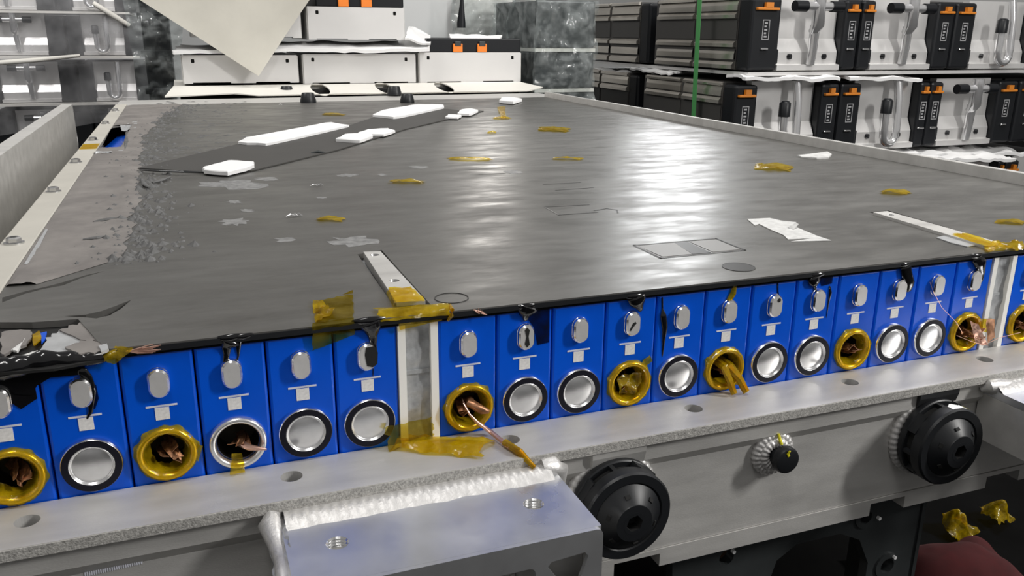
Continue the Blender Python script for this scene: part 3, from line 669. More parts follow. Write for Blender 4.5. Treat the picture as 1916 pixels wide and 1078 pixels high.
cover = thing('cover_sheet', V(0.7, 1.1, -0.0055), 'large dark grey graphite cover sheet glued over the battery cells', 'cover sheet')
cov.build('sheet', 'cover', cover)
MB().box(e0.x + 0.004, 1.423, -0.0046, -0.0034, -0.0056, -0.0012).build('front_edge', 'black_rubber', cover)
MB().box(e0.x + 0.004, 1.40, -0.0015, 0.15, -0.0086, -0.0057).build('adhesive_layer', 'black_glue', cover)
MB().plate([(0.004, 0.04), (e0.x, 0.0), (e0.x + 0.05, 0.155), (0.004, 0.155)], [], -0.0084, -0.0074).build('crack_backing', 'black_hole', cover)  # black sheet stands in for the shade seen through the corner cracks
MB().box(0.004, 1.42, 0.165, 2.26, -0.03, -0.02).build('black_backing', 'black_hole', cover)  # black backing put in as the dark inside the cover's openings
MB().box(0.004, 0.1, 0.7, 2.2, -0.018, -0.012).build('cell_top', 'blue', cover)
# scored outlines in the sheet
def scored(pts, mt='lid_mark', w=0.0011, name='scored_outline', close=True):
    P3 = [lid(u, v, 0.0003) for u, v in pts]; b = MB()
    n = len(P3); rng = range(n if close else n - 1)
    for i in rng:
        a, c = P3[i], P3[(i + 1) % n]; d = (c - a).normalized(); s_ = V(-d.y, d.x, 0) * w
        b.add([a - s_ - d * w, c - s_ + d * w, c + s_ + d * w, a + s_ - d * w], [(0, 1, 2, 3)])
    return b.build(name, mt, cover)
def flatmark(pts, mt, name, h=0.0004): return MB().plate(lidpoly(pts), [], 0.0, h).build(name, mt, cover)
scored([(1186, 459), (1340, 446), (1394, 468), (1236, 483)], w=0.0012)
scored([(1188, 458), (1238, 483)], 'lid_light', 0.0012, 'scored_line', False)
flatmark([(1194, 461), (1262, 455), (1295, 476), (1240, 481)], 'lid_light', 'inlay_sheen_panel')  # lighter colour paints the reflection on the inlay
flatmark([(1262, 455), (1286, 453), (1330, 473), (1296, 476)], 'lid_mark', 'inlay_dark_band')  # darker band between the two lighter panels
flatmark([(1290, 453), (1338, 449), (1386, 467), (1334, 472)], 'lid_light', 'inlay_sheen_panel')  # second lighter panel, the same painted reflection
scored([(1020, 387), (1102, 383)], close=False, name='scored_line'); scored([(1046, 402), (1118, 397)], close=False, name='scored_line'); scored([(1020, 388), (1045, 402)], 'lid_light', 0.0008, 'scored_line', False)
scored([(1017, 345), (1086, 341)], close=False, name='scored_line'); scored([(1040, 356), (1110, 351)], close=False, name='scored_line')
scored([(878, 317), (945, 314)], close=False, name='scored_line'); scored([(896, 326), (945, 324)], close=False, name='scored_line')
scored([(1112, 394), (1135, 390), (1154, 393), (1156, 398)], close=False, name='scored_line')
def ring_mark(u, v, rx, fill=None):
    c_ = lid(u, v); r = abs(lid(u + rx, v).x - c_.x) * 0.95
    if fill: MB().lathez(c_.x, c_.y, 0, [(r, 0.0), (r, 0.0004), (0, 0.0004)], 40).build('round_mark', fill, cover)
    b = MB(); o_ = circ(c_.x, c_.y, r + 0.0008, 40); i_ = circ(c_.x, c_.y, r, 40); b.plate(o_, [i_], 0.0, 0.0005); b.build('round_outline', 'lid_mark', cover)
ring_mark(1382, 500, 32, 'lid_mark'); ring_mark(845, 558, 34)
rn = random.Random(5)
for (u, v, w, h) in ((440, 345, 62, 9), (437, 378, 14, 3), (460, 394, 14, 3), (438, 415, 28, 7), (660, 452, 42, 10), (535, 449, 20, 5), (650, 328, 20, 3), (783, 313, 16, 3), (960, 322, 18, 3), (500, 335, 22, 3), (715, 327, 8, 2), (600, 370, 12, 2)):
    pts = []
    for k in range(18):
        t = 2 * math.pi * k / 18; r = 1 + rn.uniform(-0.42, 0.25); pts.append((u + w * r * math.cos(t), v + h * r * math.sin(t)))
    flatmark(pts, 'scuff', 'scuff_mark', 0.0002)

# ================================================================== LEFT SEALANT BED on the cover
bnd = [lid(*p) for p in ((205, 520), (240, 450), (255, 400), (262, 340), (262, 300), (270, 255), (300, 220), (335, 200), (345, 192))]
def xb(y):
    pts = sorted([(p.y, p.x) for p in bnd]); ys = [p[0] for p in pts]; xs = [p[1] for p in pts]
    return float(np.interp(y, ys, xs))
seal = thing('sealant_bed', V(0.05, 1.2, 0), 'rough grey-brown sealant bed smeared along the left edge of the cover', 'sealant')
nx, ny = 36, 300; vs = []; fs = []; wb = [(p[0], p[1]) for p in windowB]; wx0 = min(p[0] for p in wb); wx1 = max(p[0] for p in wb); wy0 = min(p[1] for p in wb); wy1 = max(p[1] for p in wb)
for j in range(ny + 1):
    y = 0.20 + (2.26 - 0.20) * j / ny; x1 = xb(y) + 0.014 * noise.noise(V(y * 9, 3, 1)) + 0.008 * noise.noise(V(y * 30, 7, 1))
    x1 = min(x1, 0.002 + (y - 0.17) * 0.9)
    for i in range(nx + 1):
        t = i / nx; x = 0.0032 + (x1 - 0.0032) * t
        n = noise.noise(V(x * 30, y * 12, 0)) * 0.5 + noise.noise(V(x * 90, y * 40, 4)) * 0.35 + noise.noise(V(x * 220, y * 120, 8)) * 0.25
        edge = min(1, (1 - t) * 6, t * 8)
        rough = 0.35 + 0.65 * max(0, min(1, (t - 0.45) * 3))
        vs.append((x, y, 0.0004 + edge * (0.0022 + 0.0045 * n * rough)))
w = nx + 1
for j in range(ny):
    for i in range(nx):
        cxm = (vs[j * w + i][0] + vs[j * w + i + 1][0]) / 2; cym = vs[j * w + i][1]
        if wx0 - 0.0 < cxm < wx1 and wy0 < cym < wy1: continue
        fs.append((j * w + i, j * w + i + 1, (j + 1) * w + i + 1, (j + 1) * w + i))
MB().add(vs, fs).build('bed', 'sealant', seal, 80)
rn = random.Random(11); b = MB()
for k in range(1000):
    t = rn.random(); y = 0.25 + 2.0 * t ** 1.4; x = xb(y) + rn.gauss(0, 0.026) + 0.004
    if x < 0.03 or x > 0.34 or (wx0 - .01 < x < wx1 + .01 and wy0 < y < wy1): continue
    s_ = rn.uniform(0.0012, 0.0075) * (1 if rn.random() < .5 else .5); vsx = []
    for a in range(6): vsx.append((x + s_ * math.cos(a * 1.05) * rn.uniform(.6, 1.3), y + 1.4 * s_ * math.sin(a * 1.05) * rn.uniform(.6, 1.3), 0.0))
    vsx.append((x, y, s_ * rn.uniform(0.35, 0.9))); b.add(vsx, [(a, (a + 1) % 6, 6) for a in range(6)])
for k in range(260):
    q = lid(rn.uniform(290, 460), 190 + 110 * rn.random() ** 1.2); s_ = rn.uniform(0.0015, 0.006); vsx = []
    if (q.x < 0.03): continue
    for a in range(6): vsx.append((q.x + s_ * math.cos(a * 1.05) * rn.uniform(.8, 2.6), q.y + 1.2 * s_ * math.sin(a * 1.05) * rn.uniform(.6, 1.3), 0.0))
    vsx.append((q.x, q.y, s_ * rn.uniform(0.15, 0.4))); b.add(vsx, [(a, (a + 1) % 6, 6) for a in range(6)])
tag(b.build('sealant_crumbs', 'crumb', seal), kind='stuff')
dr = MB(); dr.tube([lid(262, 318, .004), lid(300, 320, .006), lid(345, 321.5, .006), lid(382, 322.5, .004)], [.002, .0028, .0028, .002], 8, (1, 1, .6)); dr.build('sealant_ridge', 'black_plastic', seal)
for pts in ([(285, 342), (300, 338), (320, 330)], [(175, 415), (195, 412), (225, 406)], [(155, 448), (180, 446), (200, 441)], [(265, 335), (270, 345), (280, 352)], [(237, 250), (236, 265), (234, 280)]):
    MB().tube([lid(u, v, .003) for u, v in pts], [.0015, .004, .001], 8, (1, 1, .6)).build('sealant_ridge', 'crumb', seal)
# foil bits at the blue window
MB().patch([lid(178, 283, .003), lid(232, 277, .003), lid(238, 283, .002), lid(176, 290, .002)], 20, 6, 0.004, 60, 3).build('foil_edge', 'foil', seal)
MB().patch([lid(225, 235, .003), lid(258, 226, .003), lid(255, 240, .002), lid(228, 246, .002)], 12, 8, 0.004, 60, 5).build('foil_edge', 'foil', seal)
MB().patch([lid(45, 494, .002), lid(85, 428, .002), lid(90, 428, .002), lid(58, 494, .002)], 4, 20, 0.001, 60, 5).build('foil_edge', 'foil', seal)

# ================================================================== BROKEN CORNER: foil shards and black sealant mass
cor = thing('torn_corner', V(0.06, 0.02, -0.008), 'torn cover corner of grey foil shards and black sealant over the first cells', 'torn corner')
MB().plate([tuple(lid(u, v, -0.006)[:2]) for u, v in ((-25, 612), (150, 604), (205, 650), (195, 672), (100, 690), (-25, 700))], [], -0.008, -0.006).build('black_bed', 'black_hole', cor)
for k, (pts, mt_, z) in enumerate((
    ([(88, 632), (112, 618), (150, 616), (182, 622), (200, 640), (196, 652), (150, 660), (110, 664), (70, 660)], 'foil', -0.002),
    ([(110, 618), (150, 605), (172, 622), (196, 640), (160, 640)], 'sealant', -0.0012),
    ([(0, 622), (58, 616), (62, 628), (48, 645), (0, 668)], 'sealant', -0.002),
    ([(20, 655), (44, 638), (46, 632), (34, 656)], 'residue', -0.0012),
    ([(60, 625), (74, 618), (78, 632), (62, 645)], 'kapton', -0.001),
    ([(76, 622), (88, 618), (84, 634), (78, 640)], 'blue', -0.0012),
    ([(10, 674), (40, 664), (70, 655), (72, 668), (40, 672)], 'residue', -0.0015),
    ([(120, 652), (150, 638), (196, 640), (198, 655), (150, 664)], 'sealant', -0.0008),
    ([(185, 648), (200, 644), (204, 654), (190, 660)], 'foil', 0.0))):
    q = [lid(u, v, z) for u, v in pts]; cxy = sum((p for p in q), V(0, 0, 0)) / len(q)
    b = MB(); ring = []
    for i in range(len(q)):
        a, c_ = q[i], q[(i + 1) % len(q)]
        for t in (0, .16, .33, .5, .66, .83): p = a.lerp(c_, t); ring.append(p + (p - cxy) * (0.22 * noise.noise(p * 420) + .12 * noise.noise(p * 1100)))
    b.plate([(p.x, p.y) for p in ring], [], z - 0.0016, z + 0.0006 * math.sin(k)); b.build('shard', mt_, cor)
bl = MB(); pts = []; rr = []
for k in range(60):
    t = k / 59; u = -30 + 225 * t; v = 690 - 25 * t + 4 * math.sin(t * 9); q = front(u, v, -0.004)
    pts.append(q); rr.append((0.0105 - 0.005 * t) * (1 + 0.25 * noise.noise(V(t * 9, 1, 2))))
bl.tube(pts, rr, 14, (1, 0.75, 0.85)); bl.build('sealant_mass', 'black_glue', cor, 60)
pts = [fx(u, v) for u, v in ((0, 690), (100, 690), (160, 684), (150, 700), (95, 705), (70, 720), (60, 738), (30, 736), (0, 712))]
MB().plate(pts, [], 0.0003, 0.0018, lambda a, b_, h: (a, -h, b_)).build('sealant_skirt', 'black_glue', cor)

# black sealant lumps along the cover edge (parts of the cover's adhesive)
for (u, v, r) in ((432, 630, .006), (455, 628, .005), (690, 599, .007), (1187, 553, .006), (985, 572, .006), (1530, 513, .006), (1692, 494, .005), (1826, 478, .006)):
    q = front(u, v, -0.003); b = MB(); b.tube([q + V(-r * 2.0, 0.001, 0), q + V(-r, -0.0008, -.0003), q + V(0, -0.001, -.0006), q + V(r, -0.0006, 0), q + V(r * 2.0, 0.001, 0)], [r * .2, r * .55, r * .7, r * .5, r * .2], 10, (1, .5, .8))
    b.build('adhesive_lump', 'black_glue', cover, 60)

# ================================================================== AMBER TAPE PIECES
def tape(name, label, quad, nu, nv, amp, freq, seed, mt='kapton', bow=None, group=None, parts=(), jit=0.06):
    b = MB().patch(quad, nu, nv, amp, freq, seed, jit, bow)
    for qd, a, s_ in parts: b.patch(qd, nu, nv, a, freq, s_, jit)
    o = b.build(name, mt, None, 50); return tag(o, label, 'tape', group)
# strip folded over the cover edge (flat top, hanging down in front)
z = 0.0008
a_, b_, c_, d_ = lid(590, 563, z), lid(660, 551, z), lid(662, 594, z), lid(592, 604, z)
o = tape('tape_strip', 'flat amber tape strip folded over the cover edge, left of the grey beam', [d_, c_, b_, a_], 14, 14, 0.0008, 60, 1, 'kapton_flat')
h0, h1 = front(586, 604, -0.0052), front(662, 594, -0.0052); h2, h3 = front(664, 626, -0.003), front(584, 657, -0.003)
hang = MB().patch([h0, h1, h2, h3], 12, 12, 0.0004, 60, 3, 0.04).build('hanging_end', 'kapton_flat', o)
crk = MB().patch([lid(585, 561, .002), lid(600, 562, .003), lid(628, 580, .004), lid(590, 604, .002)], 14, 14, 0.004, 120, 6, .1).build('crumpled_edge', 'kapton', o, 60)
MB().patch([lid(640, 552, .001), lid(660, 549, .001), lid(661, 543, .006), lid(652, 546, .004)], 6, 6, 0.001, 120, 6).build('curled_corner', 'kapton', o, 60)
# wide band rolled over the edge at the beam
q = [front(715, 603, -0.006), front(840, 590, -0.006), lid(842, 568, .003), lid(700, 577, .002)]
o = tape('tape_band', 'shiny amber tape band rolled along the cover edge at the first beam', q, 24, 12, 0.002, 70, 8, 'kapton', bow=lambda u, v: V(0, -0.002, 0.003) * math.sin(math.pi * v))
MB().patch([front(746, 606, -.0056), front(828, 598, -.0056), front(826, 600, -.0045), front(748, 618, -.004)], 10, 6, 0.0008, 90, 4).build('hanging_end', 'kapton', o, 60)
MB().tube([lid(842, 570, .003), lid(846, 580, .005), front(845, 590, -.007), front(838, 600, -.005)], [.001, .002, .002, .001], 8).build('rolled_end', 'kapton', o, 60)
# piece over the near end of the bar
q = [lid(738, 566, .006), lid(797, 563, .006), lid(769, 536, .0042), lid(727, 538, .0042)]
o = tape('tape_wrap', 'orange-gold tape wrapped round the end of the drilled bar', q, 14, 10, 0.0012, 110, 12)
MB().patch([lid(728, 540, .0042), lid(739, 566, .006), lid(736, 574, .001), lid(722, 548, .001)], 8, 6, 0.001, 120, 2).build('wrapped_side', 'kapton', o, 60)
# big crumpled piece on the flange under the beam
fz = RT + 0.0015
def fl(u, v, z=fz): return at(u, v, 2, z)
q = [fl(732, 842), fl(895, 858), fl(925, 826), fl(745, 812)]
o = tape('tape_clump', 'large crumpled amber tape clump lying on the flange below the beam', q, 30, 14, 0.0045, 70, 15, jit=0.12, bow=lambda u, v: V(0, 0, 0.004 * math.sin(3.1 * v)))
MB().patch([front(730, 845, -.012), front(812, 815, -.010), front(808, 780, -.007), front(722, 800, -.007)], 16, 12, 0.003, 80, 17, .1).build('upturned_flap', 'kapton_flat', o, 60)
# tape at the second beam
q = [front(1842, 470, -.005), front(1914, 468, -.006), lid(1912, 452, .004), lid(1836, 455, .003)]
o = tape('tape_knot', 'bunched amber tape over the cover edge at the far beam', q, 22, 12, 0.006, 80, 19, bow=lambda u, v: V(0, -0.002, 0.002) * math.sin(math.pi * v))
MB().patch([lid(1782, 438, .0045), lid(1800, 434, .0045), lid(1868, 455, .006), lid(1850, 460, .006)], 14, 6, 0.002, 90, 20).build('tape_tail', 'kapton', o, 60)
# small scraps on the cover
SCR = [(1036, 242, 62, 10, 'flat oval amber tape scrap on the cover beside the pale reflection'), (1447, 313, 76, 14, 'curled olive amber tape scrap with bright tip below the white smear'),
       (1675, 360, 58, 9, 'short amber tape scrap on the cover beyond the far bar'), (762, 340, 66, 7, 'bow-shaped amber tape scrap lying alone mid cover'),
       (618, 410, 56, 9, 'pinched amber tape scrap beside the tiny clear crumbs'), (880, 297, 88, 5, 'thin amber tape sliver beside scored rectangles'),
       (1062, 297, 60, 4, 'hair-thin gold tape sliver beyond the scored rectangles'), (625, 214, 44, 4, 'short dull amber tape strip behind the long foam strip'),
       (938, 221, 34, 3, 'tiny flat tape end below the kinked ribbon'), (1890, 415, 60, 10, 'half-clear yellow tape scrap at the pack edge past the far bar'),
       (920, 248, 18, 3, 'tiny orange tape fleck on the cover in front of the kinked ribbon')]
for k, (u, v, w_, h_, lb) in enumerate(SCR):
    q = [lid(u - w_ / 2, v + h_ * .25, .001), lid(u + w_ * .4, v + h_ / 2, .001), lid(u + w_ / 2, v - h_ * .15, .001), lid(u - w_ * .4, v - h_ / 2, .001)]
    tape('tape_scrap', lb, q, 16, 8, 0.0022, 60, 30 + k, jit=0.18, group='amber tape scraps on the cover', bow=lambda u, v: V(0, 0, 0.0025 * math.sin(math.pi * u)))
o = tag(MB().patch([lid(930, 200, .001), lid(946, 199, .001), lid(944, 210, .004), lid(934, 210, .004)], 8, 8, .002, 60, 44).build('tape_ribbon', 'kapton', None, 60), 'kinked amber tape ribbon trailing from the far foam pad', 'tape')
MB().patch([lid(936, 209, .004), lid(945, 209, .004), lid(948, 222, .001), lid(937, 222, .001)], 6, 8, .002, 60, 45).build('ribbon_tail', 'kapton', o, 60)
# strips at the left front corner
b = MB().patch([front(186, 672, -.006), front(215, 682, -.006), lid(250, 652, .001), lid(215, 648, .001)], 12, 10, .003, 110, 61, .1)
o = tag(b.build('tape_twist', 'kapton', None, 60), 'twisted yellow tape end at the torn corner beside a copper tuft', 'tape')

# ================================================================== COPPER WIRES
b = thing('copper_tuft', front(270, 655, -.006), 'frayed flat copper strand tuft sticking out under the cover near the torn corner', 'copper strands')
for k in range(9):
    MB().tube([front(235, 656 + k * .4, -.004), front(258, 661 - k * 1.1, -.008), front(286 + (k % 4) * 5, 660 - k * 2.0, -.010 - .0005 * k)], [.0005, .0005, .0004], 5).build('strand', 'copper_bright', b)
o = thing('copper_tuft', front(897, 584, -.004), 'small pinkish copper strand tuft under the cover edge beside the first beam', 'copper strands')
for k in range(6):
    MB().tube([front(885, 580, -.003), front(893 + k * 2, 583 + (k % 3) * 2, -.006), front(896 + k * 3, 577 + k * 2.4, -.007)], [.0005, .0005, .0003], 5).build('strand', 'copper_bright', b if False else o)
# long strand from cell 6 across the flange
o = thing('copper_ribbon', fl(920, 800), 'long pink copper ribbon ending in orange tape, draped over the flange edge', 'copper ribbon')
xs = CELL[6].location.x
MB().tube([(xs - .004, .006, ZC + .006), front(868, 755, -.008), front(878, 775, -.012), front(892, 790, -.014), fl(918, 808, RT + .004), fl(945, 830, RT + .003), fl(955, 838, RT + .003)], [.0006, .0009, .0012, .0022, .0028, .0028, .0024], 8, (1, 1, .5)).build('ribbon', 'copper_bright', o, 60)
pa, pb, pc = fl(945, 828, RT + .004), fl(972, 846, RT + .0035), at(1000, 875, 1, -.0675)
MB().tube([pa, pb, pc], [.0034, .0036, .0022], 8, (1, .7, 1)).build('taped_end', 'kapton', o, 40)
MB().tube([pa, pb, pc], [.0026, .0028, .0014], 8, (1, .7, 1)).build('copper_core', 'copper', o, 40)
MB().tube([(xs + .004, .008, ZC + .003), (xs + .0, -.006, ZC + .006), (xs + .010, -.010, ZC - .001), (xs + .016, -.010, ZC - .003)], [.004, .0045, .004, .002], 8).build('copper_wad', 'copper', CELL[6], 60)
# fine loose wire
o = tag(MB().tube([front(1740, 528, -.010), front(1746, 545, -.012), front(1762, 575, -.010), front(1790, 604, -.010), front(1800, 622, -.008)], .0003, 5).build('loose_wire', 'copper_bright'), 'fine loose pink wire hanging from a terminal towards the spilling vent', 'wire')
o = tag(MB().tube([front(1790, 628, -.009), front(1815, 638, -.014), front(1840, 646, -.013), front(1870, 632, -.012), front(1910, 622, -.010)], .0003, 5).build('loose_wire', 'copper_bright'), 'fine loose wire crossing the far beam between two taped vents', 'wire')
b = MB().patch([front(1815, 600, -.012), front(1830, 606, -.016), front(1850, 648, -.014), front(1826, 644, -.010)], 8, 12, .004, 120, 71)
tag(b.build('copper_flap', 'copper_bright', None, 60), 'pink copper foil flap hanging beside the far beam', 'copper foil')
b = MB().patch([front(1846, 596, -.010), front(1862, 598, -.010), front(1862, 632, -.010), front(1848, 642, -.010)], 8, 10, .002, 120, 73)
tag(b.build('tape_flap', 'copper', None, 60), 'orange-brown taped copper flap against the far beam', 'tape')

# ================================================================== THINGS LYING ON THE COVER
st = lidpoly([(258, 317), (440, 273), (560, 249), (655, 236), (700, 221), (780, 203), (905, 209), (760, 243), (630, 283), (470, 322), (380, 324)])
o = tag(MB().plate(st, [], 0.0006, 0.0026).build('dark_strip', 'strip_dark'), 'long matte dark grey strip lying diagonally under white foam pads', 'strip')
zf = 0.003
def foam(label, pts, h, seed):
    q = [lid(u, v, zf) for u, v in pts]; rnd = random.Random(seed); b = MB(); ring = []
    for i in range(len(q)):
        a, c_ = q[i], q[(i + 1) % len(q)]
        for t in (0.06, .35, .65, .94): p = a.lerp(c_, t); ring.append((p.x + rnd.uniform(-.002, .002), p.y + rnd.uniform(-.004, .004)))
    cx_ = sum(p[0] for p in ring) / len(ring); cy_ = sum(p[1] for p in ring) / len(ring); n = len(ring)
    vs = [(p[0], p[1], zf) for p in ring] + [(p[0], p[1], zf + h * .8) for p in ring] + [(cx_ + (p[0] - cx_) * .97, cy_ + (p[1] - cy_) * .97, zf + h) for p in ring]
    fs = [(i, (i + 1) % n, n + (i + 1) % n, n + i) for i in range(n)] + [(n + i, n + (i + 1) % n, 2 * n + (i + 1) % n, 2 * n + i) for i in range(n)]
    fs += [tuple(2 * n + i for i in t) for t in tessellate_polygon([[V(p[0], p[1], 0) for p in ring]])] + [tuple(t[::-1]) for t in tessellate_polygon([[V(p[0], p[1], 0) for p in ring]])]
    return tag(b.add(vs, fs).build('foam_pad', 'white_foam', None, 30), label, 'foam pad', 'white foam pads on the cover')
foam('thick white foam block at the sealant end of the dark strip', [(381, 325), (425, 329), (474, 316), (474, 309), (432, 306), (381, 319)], .007, 1)
foam('long narrow white foam strip across the middle of the dark strip', [(444, 270), (500, 273), (654, 238), (620, 232), (460, 262)], .006, 2)
foam('white foam piece on the dark strip edge, overlapped by its twin', [(628, 265), (672, 268), (698, 258), (690, 254), (648, 256)], .007, 3)
foam('white foam piece overlapping its twin on the dark strip edge', [(668, 253), (715, 256), (740, 249), (725, 244), (690, 246)], .006, 4)
foam('wide white foam slab at the far end of the dark strip', [(697, 219), (740, 223), (832, 203), (828, 199), (780, 199), (712, 211)], .007, 5)
foam('small flat white foam chip near the far strip tip', [(832, 222), (858, 223), (864, 218), (840, 217)], .005, 6)
foam('small white foam lump at the far strip tip', [(856, 216), (880, 217), (896, 210), (880, 207), (862, 209)], .007, 7)
foam('white foam pad lying apart behind the kinked tape ribbon', [(935, 193), (960, 195), (978, 190), (960, 187), (938, 187)], .010, 8)
# torn label and glue smear
lp = [(1398, 411), (1440, 409), (1462, 414), (1490, 417), (1484, 424), (1530, 443), (1555, 451), (1480, 453), (1520, 447), (1474, 449), (1466, 441), (1440, 430), (1420, 420), (1412, 423)]
o = tag(MB().plate(lidpoly(lp), [], .0002, .0009).build('torn_label', 'residue'), 'torn white label remnant stuck on the cover before the far bar', 'label remnant')
MB().patch([lid(1474, 426, .001), lid(1484, 430, .001), lid(1495, 419, .006), lid(1488, 417, .006)], 5, 5, .001, 100, 3).build('curled_corner', 'residue', o)
q = lidpoly([(1492, 293), (1520, 290), (1548, 286), (1556, 291), (1550, 297), (1528, 298), (1500, 296)])
tag(MB().plate(q, [], .0002, .003).build('glue_smear', 'residue'), 'white hardened glue smear near the right rail of the cover', 'glue smear')
q = lidpoly([(1752, 446), (1775, 440), (1800, 450), (1836, 459), (1810, 463), (1780, 456)])
tag(MB().plate(q, [], .0002, .0012).build('foil_flake', 'foil'), 'thin silvery foil flake beside the near edge of the far bar', 'foil flake')
for k, (u, v, lb) in enumerate(((590, 350, 'tiny glassy crumb lying alone on the cover before the foam block'), (547, 407, 'tiny glassy crumb beside the pinched tape scrap'), (600, 288, 'grey offcut chip tucked under the dark strip edge'), (526, 197, 'white speck on the cover near the rubber stoppers'))):
    q = lid(u, v); s_ = .004 if k != 2 else .010; b = MB(); rnd = random.Random(k)
    for j in range(3 if k < 2 else 1):
        b.tube([q + V(-s_ * 1.8 + j * s_ * 1.3, 0, .0022), q + V(-s_ * .4 + j * s_ * 1.3, .002 * j, .004), q + V(s_ * .8 + j * s_ * 1.1, -.002, .002)], [s_ * .3, s_ * .55, s_ * .3], 6, (1, 1, .6))
    tag(b.build('crumb', ('chrome', 'chrome', 'stand_steel', 'white_foam')[k]), lb, 'crumb')
# rubber stoppers at the far end
for (u, v, r, lb) in ((537, 177, 12, 'black rubber stopper behind the other, near the hanging paper sheet'), (577, 192, 14, 'black rubber stopper on the cover below the hanging paper sheet'), (738, 178, 13, 'black rubber stopper tucked against the white tray hole'), (762, 192, 13, 'black rubber stopper on the cover before the white tray hole')):
    q = lid(u, v); d = (q - CAM).length; R_ = r * d / F_PX
    b = MB(); b.lathez(q.x, q.y, 0.0003, [(R_, 0), (R_, R_ * .25), (R_ * .78, R_ * 1.1), (R_ * .7, R_ * 1.2), (0, R_ * 1.2)], 28)
    o = tag(b.build('rubber_stopper', 'black_rubber', None, 40), lb, 'stopper', 'rubber stoppers at the far cover end')

# ================================================================== MODULES BEHIND THE PACK (end faces, white)
YC = 2.72
def box_module(u0, u1, v0, v1, label, cap=None, y=YC, depth=0.5):
    a = at(u0, v1, 1, y); c_ = at(u1, v0, 1, y); x0, x1, z0, z1 = a.x, c_.x, a.z, c_.z
    o = thing('battery_module', V((x0 + x1) / 2, y, z0), label, 'battery module', 'white-ended battery modules behind the pack')
    MB().box(x0 + .006, x1 - .006, y + .012, y + depth, z0 + .002, z1).build('body', 'module_panel', o)
    hl = [rrect(x0 + .030, x0 + .042, z1 - .028, z1 - .014, .003, 3), rrect(x1 - .042, x1 - .030, z1 - .028, z1 - .014, .003, 3)]
    w_ = x1 - x0
    outl = [(x0, z0), (x0 + .03, z0), (x0 + .03, z0 + .004), (x0 + w_ * .40, z0 + .004), (x0 + w_ * .40, z0), (x0 + w_ * .62, z0), (x0 + w_ * .62, z0 + .004), (x1 - .03, z0 + .004), (x1 - .03, z0), (x1, z0), (x1, z1), (x0, z1)]
    MB().plate(outl, hl, 0, .008, lambda p, q, h: (p, y + .008 - h, q)).build('end_plate', 'white_plate', o)
    MB().box(x0 + .01, x1 - .01, y + .0085, y + .012, z0 + .003, z1 - .002).build('recess', 'black_hole', o)
    for xx in (x0 - .004, x1): MB().box(xx, xx + .004, y + .004, y + depth, z0, z1 - .003).build('side_plate', 'alu', o)
    if cap:
        zc = at((u0 + u1) / 2, cap, 1, y).z
        MB().box(x0 + .034, x1 + .002, y + .006, y + depth * .8, z1 + .0005, zc, .004).build('top_cap', 'module_black', o)
        for f in (.37, .61):
            xx = x0 + w_ * f; t = MB().box(xx - .020, xx + .020, y - .003, y + .006, z1 + .001, z1 + (zc - z1) * .62, .002).build('latch_tab', 'orange', o)
            MB().box(xx - .013, xx + .013, y - .005, y - .002, z1 + (zc - z1) * .45, z1 + (zc - z1) * .8, .002).build('latch_pin', 'stand_steel', t)
    return o
box_module(345, 555, 103, 157, 'white-ended battery module half hidden behind the hanging paper sheet')
box_module(570, 776, 101, 157, 'white-ended battery module, middle one of the lower row behind the pack')
box_module(786, 974, 98, 155, 'white-ended battery module with bare black cap beside the film-wrapped stack', cap=72)
box_module(578, 755, 15, 74, 'white-ended battery module on top, orange tabs on its black cap', cap=-25)
box_module(360, 560, 20, 70, 'upper battery module mostly covered by the hanging paper sheet', cap=-8)
for k, (u, v) in enumerate(((640, 92), (700, 93))):
    pass
# foam sheet between the layers
zt = at(650, 95, 1, YC).z
b = MB().patch([at(330, 95, 1, YC - .035), at(799, 92, 1, YC - .03), at(799, 74, 1, YC + .12), at(335, 84, 1, YC + .12)], 60, 8, .010, 7, 3, .03, thick=.012)
tag(b.build('foam_sheet', 'white_foam', None, 50), 'wavy white foam sheet between the two layers of white-ended modules', 'foam sheet')
b = MB().patch([at(757, 78, 1, YC - .02), at(806, 82, 1, YC - .02), at(806, 66, 1, YC + .1), at(765, 50, 1, YC + .1)], 12, 10, .03, 9, 8, .03, thick=.008)
tag(b.build('foam_crumple', 'white_foam', None, 50), 'crumpled white foam tuft beside the capped white-ended module', 'foam')
b = MB().patch([at(845, 74, 1, YC + .02), at(935, 74, 1, YC + .02), at(940, 66, 1, YC + .15), at(840, 64, 1, YC + .15)], 12, 6, .008, 20, 9, .03, thick=.006)
tag(b.build('foam_scrap', 'white_foam', None, 50), 'thin white foam scrap on the black module cap', 'foam')
# tray board under them
p0, p1 = at(325, 164, 1, YC - .06), at(975, 158, 1, YC - .06); pz = p0.z
hl = []
bx0, bx1 = 0.14, 1.49; by0, by1 = 2.42, YC + .5
bz0 = 0.003; bz1 = at(650, 158, 1, YC).z - .001
sl = lambda a, h: None
tr = thing('white_tray', V(.8, 2.6, 0), 'pale board tray with oval black holes under the white-ended modules', 'tray')
def trayf(a, t, h): # slanted apron from the cover end up to the module base
    return (a, 2.53 + (YC - .01 - 2.53) * t, bz0 + (bz1 - bz0) * t + h)
ov = []
for u, v, r in ((600, 171, .033), (722, 170, .033), (832, 167, .03)):
    q = at(u, v, 1, 2.61); ov.append(circ(q.x, .50, r, 24, 1.0, 18.0))
MB().plate([(bx0 - .03, 0.02), (0.34, 0.22), (0.42, 0.0), (bx1 - .03, 0.0), (bx1 + .06, 0.35), (bx1, 1.0), (bx0, 1.0)], ov, 0, .004, trayf).build('apron', 'white_board', tr)
MB().box(bx0, bx1, YC - .01, by1, bz1 - .012, bz1).build('deck', 'white_board', tr)
MB().box(bx0 + .02, bx1 - .02, 2.66, by1 - .05, -.25, bz1 - .0125).build('core', 'black_hole', tr)
